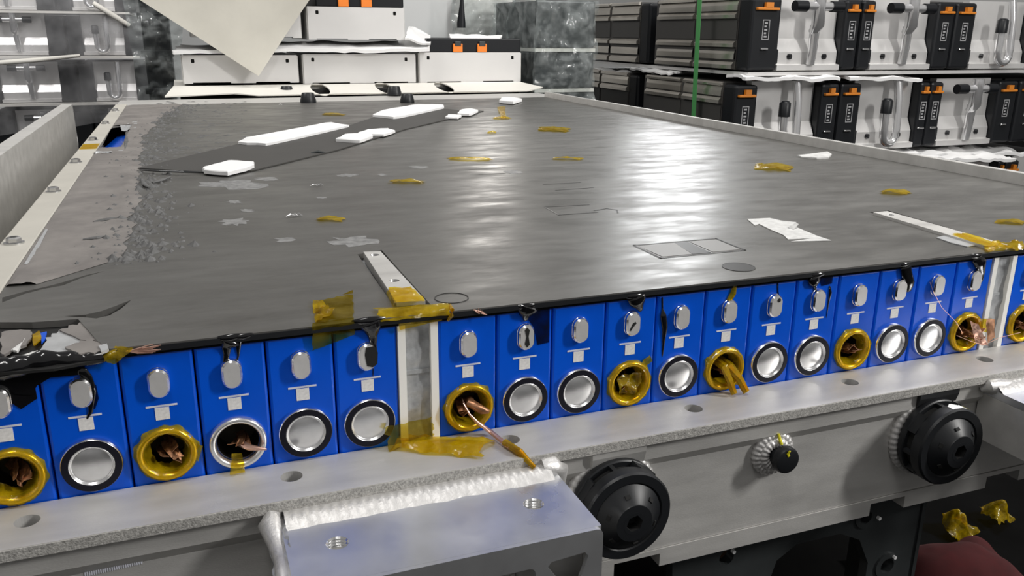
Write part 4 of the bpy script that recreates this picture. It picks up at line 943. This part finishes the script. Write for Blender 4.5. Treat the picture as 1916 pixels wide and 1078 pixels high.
# hanging paper sheet: lies back over the upper modules, its corner hanging in front
yp = YC - .055; A = at(212, -32, 1, yp); B = at(600, -32, 1, yp); Cc = at(483, 142, 1, yp)
b = MB(); n = 24; vs = []; fs = []
for j in range(n + 1):
    t = j / n; l_ = A.lerp(Cc, t); r_ = B.lerp(Cc, t)
    for i in range(n + 1):
        s_ = i / n; p = l_.lerp(r_, s_); p = p + V(0, .012 * math.sin(s_ * 5 + t * 3) * (1 - t) - .02 * t * t, 0); vs.append(p)
for j in range(n):
    for i in range(n): fs.append((j * (n + 1) + i, j * (n + 1) + i + 1, (j + 1) * (n + 1) + i + 1, (j + 1) * (n + 1) + i))
b.add(vs, fs)
b.patch([vs[0], vs[n], vs[n] + V(.05, .30, .012), vs[0] + V(-.02, .30, .012)], 10, 10, .002, 10, 3)
tag(b.build('paper_sheet', 'paper', None, 50), 'large cream paper sheet whose corner hangs down before the white-ended modules', 'paper')

# ================================================================== MODULE STACKS RIGHT AND LEFT
def tee_fitting(o, cx, y, z0, z1, W_, K_=1.0):
    p = MB(); zt_ = z0 + (z1 - z0) * .86
    p.tube([(cx - .055 * K_, y - .05 * K_, zt_), (cx + .05 * K_, y - .05 * K_, zt_)], .012 * K_, 14); p.tube([(cx, y - .05 * K_, zt_ + .03 * K_), (cx, y - .05 * K_, zt_ - .05 * K_), (cx, y - .035 * K_, zt_ - .07 * K_)], [.016 * K_, .018 * K_, .014 * K_], 14)
    p.tube([(cx, y - .04 * K_, zt_ - .05 * K_), (cx + .004 * K_, y - .035 * K_, z0 + (z1 - z0) * .3), (cx + .004 * K_, y - .03 * K_, z0 + .02 * K_)], [.014 * K_, .013 * K_, .013 * K_], 12)
    pp = p.build('coolant_tee', 'pipe', o, 50)
    MB().tube([(cx - .085 * K_, y - .05 * K_, zt_), (cx - .045 * K_, y - .05 * K_, zt_)], .015 * K_, 14).build('port_cap', 'module_black', pp, 50)
    MB().tube([(cx + .04 * K_, y - .05 * K_, zt_), (cx + .078 * K_, y - .05 * K_, zt_)], .015 * K_, 14).build('port_cap', 'module_black', pp, 50)
def hook_pipe(o, cx, y, z0, z1, W_, K_=1.0):
    p = MB(); H = z1 - z0; pts = []
    pts += [(cx - .03 * K_, y - .05 * K_, z0 + H * .58), (cx - .03 * K_, y - .05 * K_, z0 + H * .3)]
    for k in range(1, 8): t = math.pi * k / 8; pts.append((cx - .005 * K_ - .025 * K_ * math.cos(t), y - .05 * K_, z0 + H * .24 - .028 * K_ * math.sin(t)))
    pts += [(cx + .02 * K_, y - .048 * K_, z0 + H * .3), (cx + .02 * K_, y - .04 * K_, z0 + H * .75), (cx + .02 * K_, y - .03 * K_, z1)]
    p.tube(pts, .012 * K_, 12); pp = p.build('coolant_pipe', 'pipe', o, 50)
    MB().tube([(cx - .03 * K_, y - .05 * K_, z0 + H * .54), (cx - .03 * K_, y - .05 * K_, z0 + H * .72), (cx - .03 * K_, y - .05 * K_, z0 + H * .75)], [.0165 * K_, .0165 * K_, .010 * K_], 12).build('port_cap', 'module_black', pp, 50)
def stack_module(xs0, xs1, bl, br, z0, z1, y, depth, kind, label, group, detail=True, ribs=False, K_=1.0):
    o = thing('battery_module', V((xs0 + xs1) / 2, y, z0), label, 'battery module', group); H = z1 - z0
    prof = [(y + .03 * K_, z0), (y - .012 * K_, z0), (y - .030 * K_, z0 + H * .02), (y - .030 * K_, z0 + H * .09), (y - .014 * K_, z0 + H * .10), (y - .014 * K_, z0 + H * .26), (y + .004 * K_, z0 + H * .44), (y + .004 * K_, z1), (y + .03 * K_, z1)]
    MB().extrude_x(prof, xs0 + .001 * K_, xs1 - .001 * K_).build('end_plate', 'module_silver', o)
    MB().box(xs0 - bl + .004 * K_, xs1 + br - .004 * K_, y + .031 * K_, y + depth, z0 + .004 * K_, z1 - .004 * K_).build('body', 'module_panel', o)
    for (a, c_, w_) in ((xs0 - bl, xs0, bl), (xs1, xs1 + br, br)):
        if w_ < .01 * K_: continue
        e = MB().box(a + .0015 * K_, c_, y - .03 * K_, y + .03 * K_, z0 + H * .02, z1 - H * .04, min(.008 * K_, w_ * .2)); eb = e.build('end_bracket', 'module_black', o)
        MB().box(a + .004 * K_, c_ + (.006 * K_ if c_ <= xs0 else -.001), y - .026 * K_, y + .02 * K_, z0 + H * .10, z0 + H * .30, .004 * K_).build('bracket_foot', 'module_black', eb)
        if detail:
            m_ = (a + c_) / 2
            MB().box(m_ - w_ * .36, m_ + w_ * .36, y - .040 * K_, y - .028 * K_, z0 + H * .800, z0 + H * .835, .002 * K_).add(*_boxgeo(m_ - w_ * .10, m_ + w_ * .14, y - .040 * K_, y - .028 * K_, z0 + H * .835, z0 + H * .90)).build('orange_clip', 'orange_clip', eb)
            # printed plate: pale outline with blurred bars
            fr_ = MB().plate([(m_ - .010 * K_, z0 + H * .42), (m_ + .013 * K_, z0 + H * .42), (m_ + .013 * K_, z0 + H * .68), (m_ - .010 * K_, z0 + H * .68)], [[(m_ - .008 * K_, z0 + H * .43), (m_ + .011 * K_, z0 + H * .43), (m_ + .011 * K_, z0 + H * .67), (m_ - .008 * K_, z0 + H * .67)]], 0, .0008 * K_, lambda p, q, h: (p, y - .0302 * K_ - h, q))
            for k in range(5):
                zz = z0 + H * (.45 + .044 * k); fr_.box(m_ - .004 * K_, m_ + .006 * K_ - .003 * K_ * (k % 2), y - .031 * K_, y - .030 * K_, zz, zz + H * .022)
            fr_.build('printed_mark', 'grey_text', eb)
            MB().box(m_ - .012 * K_, m_ + .012 * K_, y - .036 * K_, y - .029 * K_, z0 + H * .285, z0 + H * .315, .002 * K_).build('metal_tab', 'steel', eb)
    cx = (xs0 + xs1) / 2
    if kind == 'tee': tee_fitting(o, cx, y, z0, z1, xs1 - xs0, K_)
    elif kind == 'hook': hook_pipe(o, cx, y, z0, z1, xs1 - xs0, K_)
    if detail and kind:
        for dx in (-.06 * K_, .062 * K_): MB().tube([(cx + dx, y - .012 * K_, z0 + H * .20), (cx + dx + .004 * K_, y - .020 * K_, z0 + H * .20)], [.008 * K_, .007 * K_], 10).build('drain_plug', 'module_black', o)
    if ribs:
        xa = xs0 - bl
        # long side: stacked aluminium ribs running back, dark panel between
        dpk = depth * .5
        for y0_, y1_ in ((y + .034 * K_, y + dpk - .012), (y + dpk + .012, y + depth - .03)):
            if y1_ - y0_ < .05 * K_: continue
            for (f0, f1, dpt, mt_) in ((.03, .12, .012, 'module_rib'), (.14, .30, .004, 'module_panel'), (.155, .285, .0065, 'module_rib'), (.32, .40, .012, 'module_rib'), (.42, .68, .003, 'module_panel'), (.70, .78, .012, 'module_rib'), (.80, .93, .006, 'module_rib'), (.94, .99, .010, 'module_rib')):
                dpt *= K_; za, zb = z0 + H * f0, z0 + H * f1; zm = (za + zb) / 2
                if mt_ == 'module_rib':
                    pr = [(xa + .006 * K_, za), (xa + .006 * K_, zb), (xa + .004 * K_ - dpt * .4, zb), (xa + .004 * K_ - dpt, zb - (zb - za) * .45), (xa + .004 * K_ - dpt, za)]
                    vs_ = [(p[0], y0_, p[1]) for p in pr] + [(p[0], y1_, p[1]) for p in pr]; n_ = 5
                    MB().add(vs_, [(i, (i + 1) % n_, n_ + (i + 1) % n_, n_ + i) for i in range(n_)] + [tuple(range(n_)), tuple(range(n_, 2 * n_))]).build('side_rib', mt_, o)
                else:
                    MB().box(xa + .004 * K_ - dpt, xa + .006 * K_, y0_, y1_, za, zb).build('side_panel', mt_, o)
    return o
def _boxgeo(x0, x1, y0, y1, z0, z1):
    m_ = MB().box(x0, x1, y0, y1, z0, z1); return m_.v, m_.f
# right stack
YR = 2.135; KR = 1.36
def rx(u, v=130, y=YR): return at(u, v, 1, y).x
def rz(v, u=1500, y=YR): return at(u, v, 1, y).z
GR = 'modules stacked beside the right rail'
zu0, zu1 = rz(133), 0.372
up = [(1440, 1556, 1385, 1585, 'tee'), (1612, 1724, 1587, 1757, 'tee'), (1796, 1900, 1758, 1935, 'hook')]
names_u = ['upper-layer module with ribbed long side and pipe tee at the stack corner', 'upper-layer module with pipe tee between the corner module and the hooked-pipe one', 'upper-layer module with hooked pipe in the stack by the right rail']
for (a, c_, l_, r_, kd), lb in zip(up, names_u):
    stack_module(rx(a), rx(c_), rx(a) - rx(l_), rx(r_) - rx(c_), zu0, zu1, YR, .66, kd, 'silver-ended ' + lb, GR, True, a == 1440, KR)
zl0, zl1 = rz(285), rz(151)
lo = [(1403, 1520, 1360, 1553, 'hook'), (1594, 1702, 1555, 1720, 'hook'), (1745, 1846, 1721, 1882, 'tee'), (1925, 2020, 1884, 2060, 'hook')]
names_l = ['lower-layer module with ribbed long side and hooked pipe at the stack corner', 'lower-layer module with hooked pipe, second from the stack corner', 'lower-layer module with pipe tee above the white foam heap', 'lower-layer module beyond the pipe tee one']
for (a, c_, l_, r_, kd), lb in zip(lo, names_l):
    stack_module(rx(a, 210), rx(c_, 210), rx(a, 210) - rx(l_, 210), rx(r_, 210) - rx(c_, 210), zl0, zl1, YR, .66, kd, 'silver-ended ' + lb, GR, True, a == 1403, KR)
lo = [(1430, 1555, 1385, 1598, None), (1640, 1740, 1600, 1770, None), (1800, 1850, 1772, 1862, None), (1890, 1980, 1864, 2000, None)]
for (a, c_, l_, r_, kd), lb in zip(lo, ['bottom-layer module under the corner of the stack, hidden by the rail', 'bottom-layer module peeking out under the lower layer beside the rail', 'narrow bottom-layer module under the white foam heap', 'bottom-layer module with orange clip below the white foam heap']):
    stack_module(rx(a, 300), rx(c_, 300), rx(a, 300) - rx(l_, 300), rx(r_, 300) - rx(c_, 300), zl0 - .36, zl0 - .065, YR - .01, .66, kd, 'silver-ended ' + lb, GR, True, False, KR)
zp = zl0 - .362; pal = thing('pallet', V(3.0, YR + .7, -.75), 'dark plastic pallet carrying the right stack of silver-ended modules', 'pallet')
for k in range(7): MB().box(2.15, 4.2, YR - .05 + k * .22, YR + .09 + k * .22, zp - .022, zp).build('deck_board', 'stand_steel', pal)
for xx in (2.15, 3.1, 4.05):
    MB().box(xx, xx + .15, YR - .05, YR + 1.41, -.75, zp - .0225).build('skid', 'stand_steel', pal)
# second pair behind, long sides only
for (z0_, z1_, xo, lb) in ((zu0, zu1, rx(1385), 'upper module further back, only its ribbed long side showing'), (zl0, zl1, rx(1360, 210), 'lower module further back, only its ribbed long side showing')):
    stack_module(xo + .116, xo + .43, .116, .09, z0_, z1_, YR + .76, .66, None, 'dark ' + lb, GR, False, True, KR)
# boards and foam between the layers
x0 = rx(1385) - .015
o = tag(MB().box(x0 + .02, 4.3, YR - .045, YR + 1.44, zu0 - .014, zu0 - .001).build('spacer_board', 'module_silver'), 'thin pale spacer board between the two visible layers of the right stack', 'board')
def heap(pts, y0_, dp, label, seed, amp=.012):
    a = [at(u, v, 1, y0_) for u, v in pts]
    b = MB().patch([a[0], a[1], a[1] + V(0, dp, .008), a[0] + V(0, dp, .008)], 26, 8, amp, 14, seed, .05, thick=.012)
    return tag(b.build('foam_sheet', 'white_foam', None, 50), label, 'foam sheet', 'foam sheets in the right stack')
heap([(1398, 145), (1570, 147)], YR - .08, .13, 'crumpled pale foam sheet sticking out at the stack corner between layers', 4)
heap([(1590, 145), (1725, 147)], YR - .07, .11, 'pale foam sheet edge between layers above the second lower module', 5, .008)
heap([(1700, 292), (1930, 288)], YR - .10, .16, 'thick white foam heap under the pipe tee module beside the rail', 6, .02)
heap([(1720, 297), (1900, 298)], YR - .20, .08, 'white foam flap drooping below the foam heap', 7, .015)
xs_ = rx(1385) - .004
for (u0, u1, lb) in ((1110, 1178, 'small pale foam scrap lying on the lower ribbed module'), (1188, 1265, 'long pale foam scrap lying on the lower ribbed module')):
    a = at(u0, 128, 0, xs_); c_ = at(u1, 137, 0, xs_)
    tag(MB().patch([(xs_ - .035, c_.y, c_.z), (xs_ + .03, c_.y, c_.z + .004), (xs_ + .03, a.y, a.z + .004), (xs_ - .03, a.y, a.z)], 10, 16, .012, 16, u0, .05, thick=.008).build('foam_scrap', 'white_foam', None, 50), lb, 'foam')
# green strap
xg = rx(1360, 210) - .03
pa, pb = at(1311, -30, 0, xg), at(1297, 230, 0, xg)
b = MB(); vs = []
for p in (pa, pb): vs += [p + V(0, -.015, 0), p + V(0, .015, 0), p + V(-.001, .015, 0), p + V(-.001, -.015, 0)]
b.add(vs, [(0, 1, 5, 4), (1, 2, 6, 5), (2, 3, 7, 6), (3, 0, 4, 7), (0, 3, 2, 1), (4, 5, 6, 7)])
tag(b.build('packing_strap', 'strap_green'), 'green plastic packing strap round the right stack of ribbed modules', 'strap')

# left stack, film-wrapped, farther back
YL = 4.2; GL = 'film-wrapped modules behind the left rail'
rows = [(-60, 20, 'top'), (26, 104, 'middle'), (116, 192, 'lower'), (206, 300, 'bottom')]
colsL = [(-20, 93, -60, 94, 'tee'), (158, 236, 130, 262, 'hook')]
shift = {0: -10, 1: 0, 2: 12, 3: 30}
for r_i, (v0, v1, rn_) in enumerate(rows):
    for c_i, (a, c_, l_, rr_, kd) in enumerate(colsL):
        s_ = shift[r_i]
        X = lambda u: at(u + s_, 100, 1, YL).x
        lb = 'pale-ended %s-layer module %s behind the left rail' % (rn_, ('beside the frame end', 'next to the crinkled film')[c_i])
        stack_module(X(a), X(c_), X(a) - X(l_ if c_i else l_), X(128 if c_i == 0 else 275) - X(c_), at(60, v1, 1, YL).z, at(60, v0, 1, YL).z, YL, .5, kd, lb, GL, False)
    zb_ = at(60, v1, 1, YL).z
    tag(MB().box(at(-40, 100, 1, YL).x, at(262 + shift[r_i], 100, 1, YL).x, YL - .08, YL + .5, zb_ - .012, zb_ - .001).build('spacer_board', 'white_board'), 'pale spacer board under the %s layer of the left stack' % rn_, 'board')
def film(name, quad, nu, nv, amp, freq, seed, mt_, label, bow=None):
    b = MB().patch(quad, nu, nv, amp, freq, seed, .02, bow); return tag(b.build(name, mt_, None, 60), label, 'film')
film('stretch_film', [at(-60, 262, 1, YL - .14), at(300, 215, 1, YL - .14), at(290, -40, 1, YL - .14), at(-60, -40, 1, YL - .14)], 60, 40, .015, 4, 3, 'wrap_haze', 'hazy stretch film over the left stack of pale-ended modules')
yf = 3.2
film('crinkled_film', [at(262, 190, 1, yf), at(335, 186, 1, yf), at(345, -30, 1, yf), at(225, -30, 1, yf)], 40, 90, .05, 12, 4, 'wrap', 'crinkled shiny stretch film column left of the hanging paper sheet')
b = MB().box(at(270, 100, 1, 3.32).x, at(322, 100, 1, 3.32).x, 3.32, 3.75, at(270, 190, 1, 3.32).z - .1, at(270, -40, 1, 3.32).z, .01)
for k in range(3): z_ = at(270, 30 + k * 70, 1, 3.32).z; b.box(at(264, 100, 1, 3.3).x, at(326, 100, 1, 3.3).x, 3.29, 3.33, z_ - .012, z_ + .012, .003)
tag(b.build('wrapped_post', 'module_black', None), 'dark banded module column inside the crinkled film left of the paper', 'module column')
tag(MB().tube([at(-10, 118, 1, 4.0), at(60, 113, 1, 4.0), at(150, 104, 1, 4.0)], [.012, .012, .008], 8).build('rolled_film', 'white_board', None, 50), 'pale rolled film rope across the left stack', 'film')
tag(MB().tube([at(175, 6, 1, 4.05), at(210, 28, 1, 4.03), at(242, 48, 1, 4.05)], [.012, .014, .012], 8).build('rolled_film', 'white_board', None, 50), 'pale twisted film end slanting down by the crinkled film', 'film')
# film-wrapped stack centre right
yw = 2.78
w0, w1 = at(992, 175, 1, yw), at(1086, 175, 1, yw)
o = thing('wrapped_stack', V((w0.x + w1.x) / 2 + .02, yw + .3, -.2), 'dark film-wrapped pallet stack between the white-ended and ribbed modules', 'wrapped stack')
zt_ = .36
for k, (za, zb) in enumerate(((-.2, -.02), (-.005, .15), (.165, zt_))):
    MB().box(w0.x + .02, w1.x + .06, yw, yw + .5, za, zb, .008).build('inner_module', 'stand_steel', o)
for k, za in enumerate((-.0195, .1505)): MB().box(w0.x + .015, w1.x + .06, yw - .01, yw + .5, za, za + .014).build('inner_board', 'white_board', o)
MB().patch([(w0.x, yw - .04, -.2), (w1.x + .05, yw - .04, -.2), (w1.x + .05, yw - .04, zt_), (w0.x, yw - .04, zt_)], 60, 70, .035, 14, 9, .02).build('film_front', 'wrap', o, 60)
MB().patch([(w0.x, yw - .04, -.2), (w0.x, yw + .5, -.2), (w0.x, yw + .5, zt_), (w0.x, yw - .04, zt_)], 30, 50, .03, 14, 10, .02).build('film_side', 'wrap', o, 60)
# white board stack with film behind, right of the upper module
yb = 3.5
tag(MB().box(at(745, 0, 1, yb).x, at(852, 0, 1, yb).x, yb, yb + .03, -.2, .40, .004).build('pale_board', 'wall'), 'upright pale grey board behind the capped white-ended module', 'board')
tag(MB().box(at(862, 0, 1, yb - .1).x, at(962, 0, 1, yb - .1).x, yb - .1, yb + .3, -.2, .40, .01).build('wrapped_carton', 'alu'), 'silvery carton inside bright film behind the capped module', 'carton')
film('bright_film', [at(846, 100, 1, yb - .16), at(966, 100, 1, yb - .16), at(966, -20, 1, yb - .16), at(846, -20, 1, yb - .16)], 40, 40, .05, 13, 14, 'wrap', 'bright crumpled film behind the capped white-ended module')
q = at(863, 52, 1, YC + .15)
tag(MB().tube([q, q + V(0, 0, .02), q + V(.004, .0, .10), q + V(.006, 0, .2)], [.018, .018, .008, .008], 10).build('black_hook', 'module_black', None, 40), 'black hook rod standing on the capped white-ended module', 'hook')

# left neighbour beam
MB_ = MB().box(-.192, -.160, -.2, 2.37, -.16, .0, .001)
tag(MB_.build('loose_beam', 'alu'), 'long grey aluminium side beam standing left of the bolted rail', 'beam')
MB().box(-.19, -.162, 2.3703, 2.373, -.158, -.002).build('beam_cap', 'alu_cut', bpy.data.objects['loose_beam'])

# ================================================================== BELOW THE PACK: stand, cloth, scraps
sd = thing('support_stand', V(.78, .0, -.75), 'dark steel stand plate with arched opening under the pack', 'stand')
ys = -.02
outer = [(.60, -.2702), (.935, -.2702), (.955, -.75), (.86, -.75), (.868, -.36), (.85, -.325), (.82, -.31), (.76, -.31), (.735, -.325), (.725, -.36), (.72, -.75), (.62, -.75)]
hl = [circ(.853, -.295, .0085, 20), circ(.897, -.37, .010, 20), circ(.668, -.305, .009, 20)]
MB().plate(outer, hl, 0, .012, lambda p, q, h: (p, ys + .012 - h, q)).build('web_plate', 'stand_steel', sd)
MB().box(.938, .943, ys - .002, ys + .10, -.70, -.272).build('side_flange', 'stand_steel', sd)
for hx, hz, r in ((.853, -.295, .0085), (.897, -.37, .010)):
    MB().plate(circ(hx, hz, r * 1.7, 24), [circ(hx, hz, r * .98, 24)], 0, .002, lambda p, q, h: (p, ys - h, q)).build('hole_collar', 'stand_steel', sd)
for (u, v) in ((1370, 1030), (1642, 968), (1671, 1041)):
    q = front(u, v, ys - .001); MB().tube([q, q + V(0, -.004, 0)], .0022, 8).build('rivet', 'white_paint', sd)
tag(MB().box(.700, .722, .02, .10, -.75, -.275, .001).build('wood_prop', 'wood'), 'brown wooden prop standing behind the stand plate', 'prop')
for k, (u, v, w_, lb) in enumerate(((1790, 985, .035, 'crumpled amber tape ball on the dark floor by the red cloth'), (1862, 962, .03, 'glossy brown tape ball on the dark floor apart from the cloth'))):
    q = at(u, v, 2, -.73)
    b = MB().patch([q + V(-w_, -w_ * .7, -.015), q + V(w_, -w_ * .6, -.015), q + V(w_, w_ * .6, .01), q + V(-w_ * .6, w_ * .8, .01)], 20, 16, .03, 30, 80 + k, .1, bow=lambda u, v: V(0, 0, .03 * math.sin(math.pi * u) * math.sin(math.pi * v)))
    tag(b.build('tape_ball', 'kapton', None, 60), lb, 'tape')
q0 = at(1750, 1050, 2, -.745)
b = MB().patch([q0 + V(-.20, -.16, 0), q0 + V(.10, -.24, 0), q0 + V(.13, .02, 0), q0 + V(-.16, .06, 0)], 50, 30, .02, 9, 90, .04, bow=lambda u, v: V(0, 0, .09 * math.sin(math.pi * u) * math.sin(math.pi * v)))
tag(b.build('red_cloth', 'red_cloth', None, 60), 'crumpled dark red cloth on the floor under the pack', 'cloth')
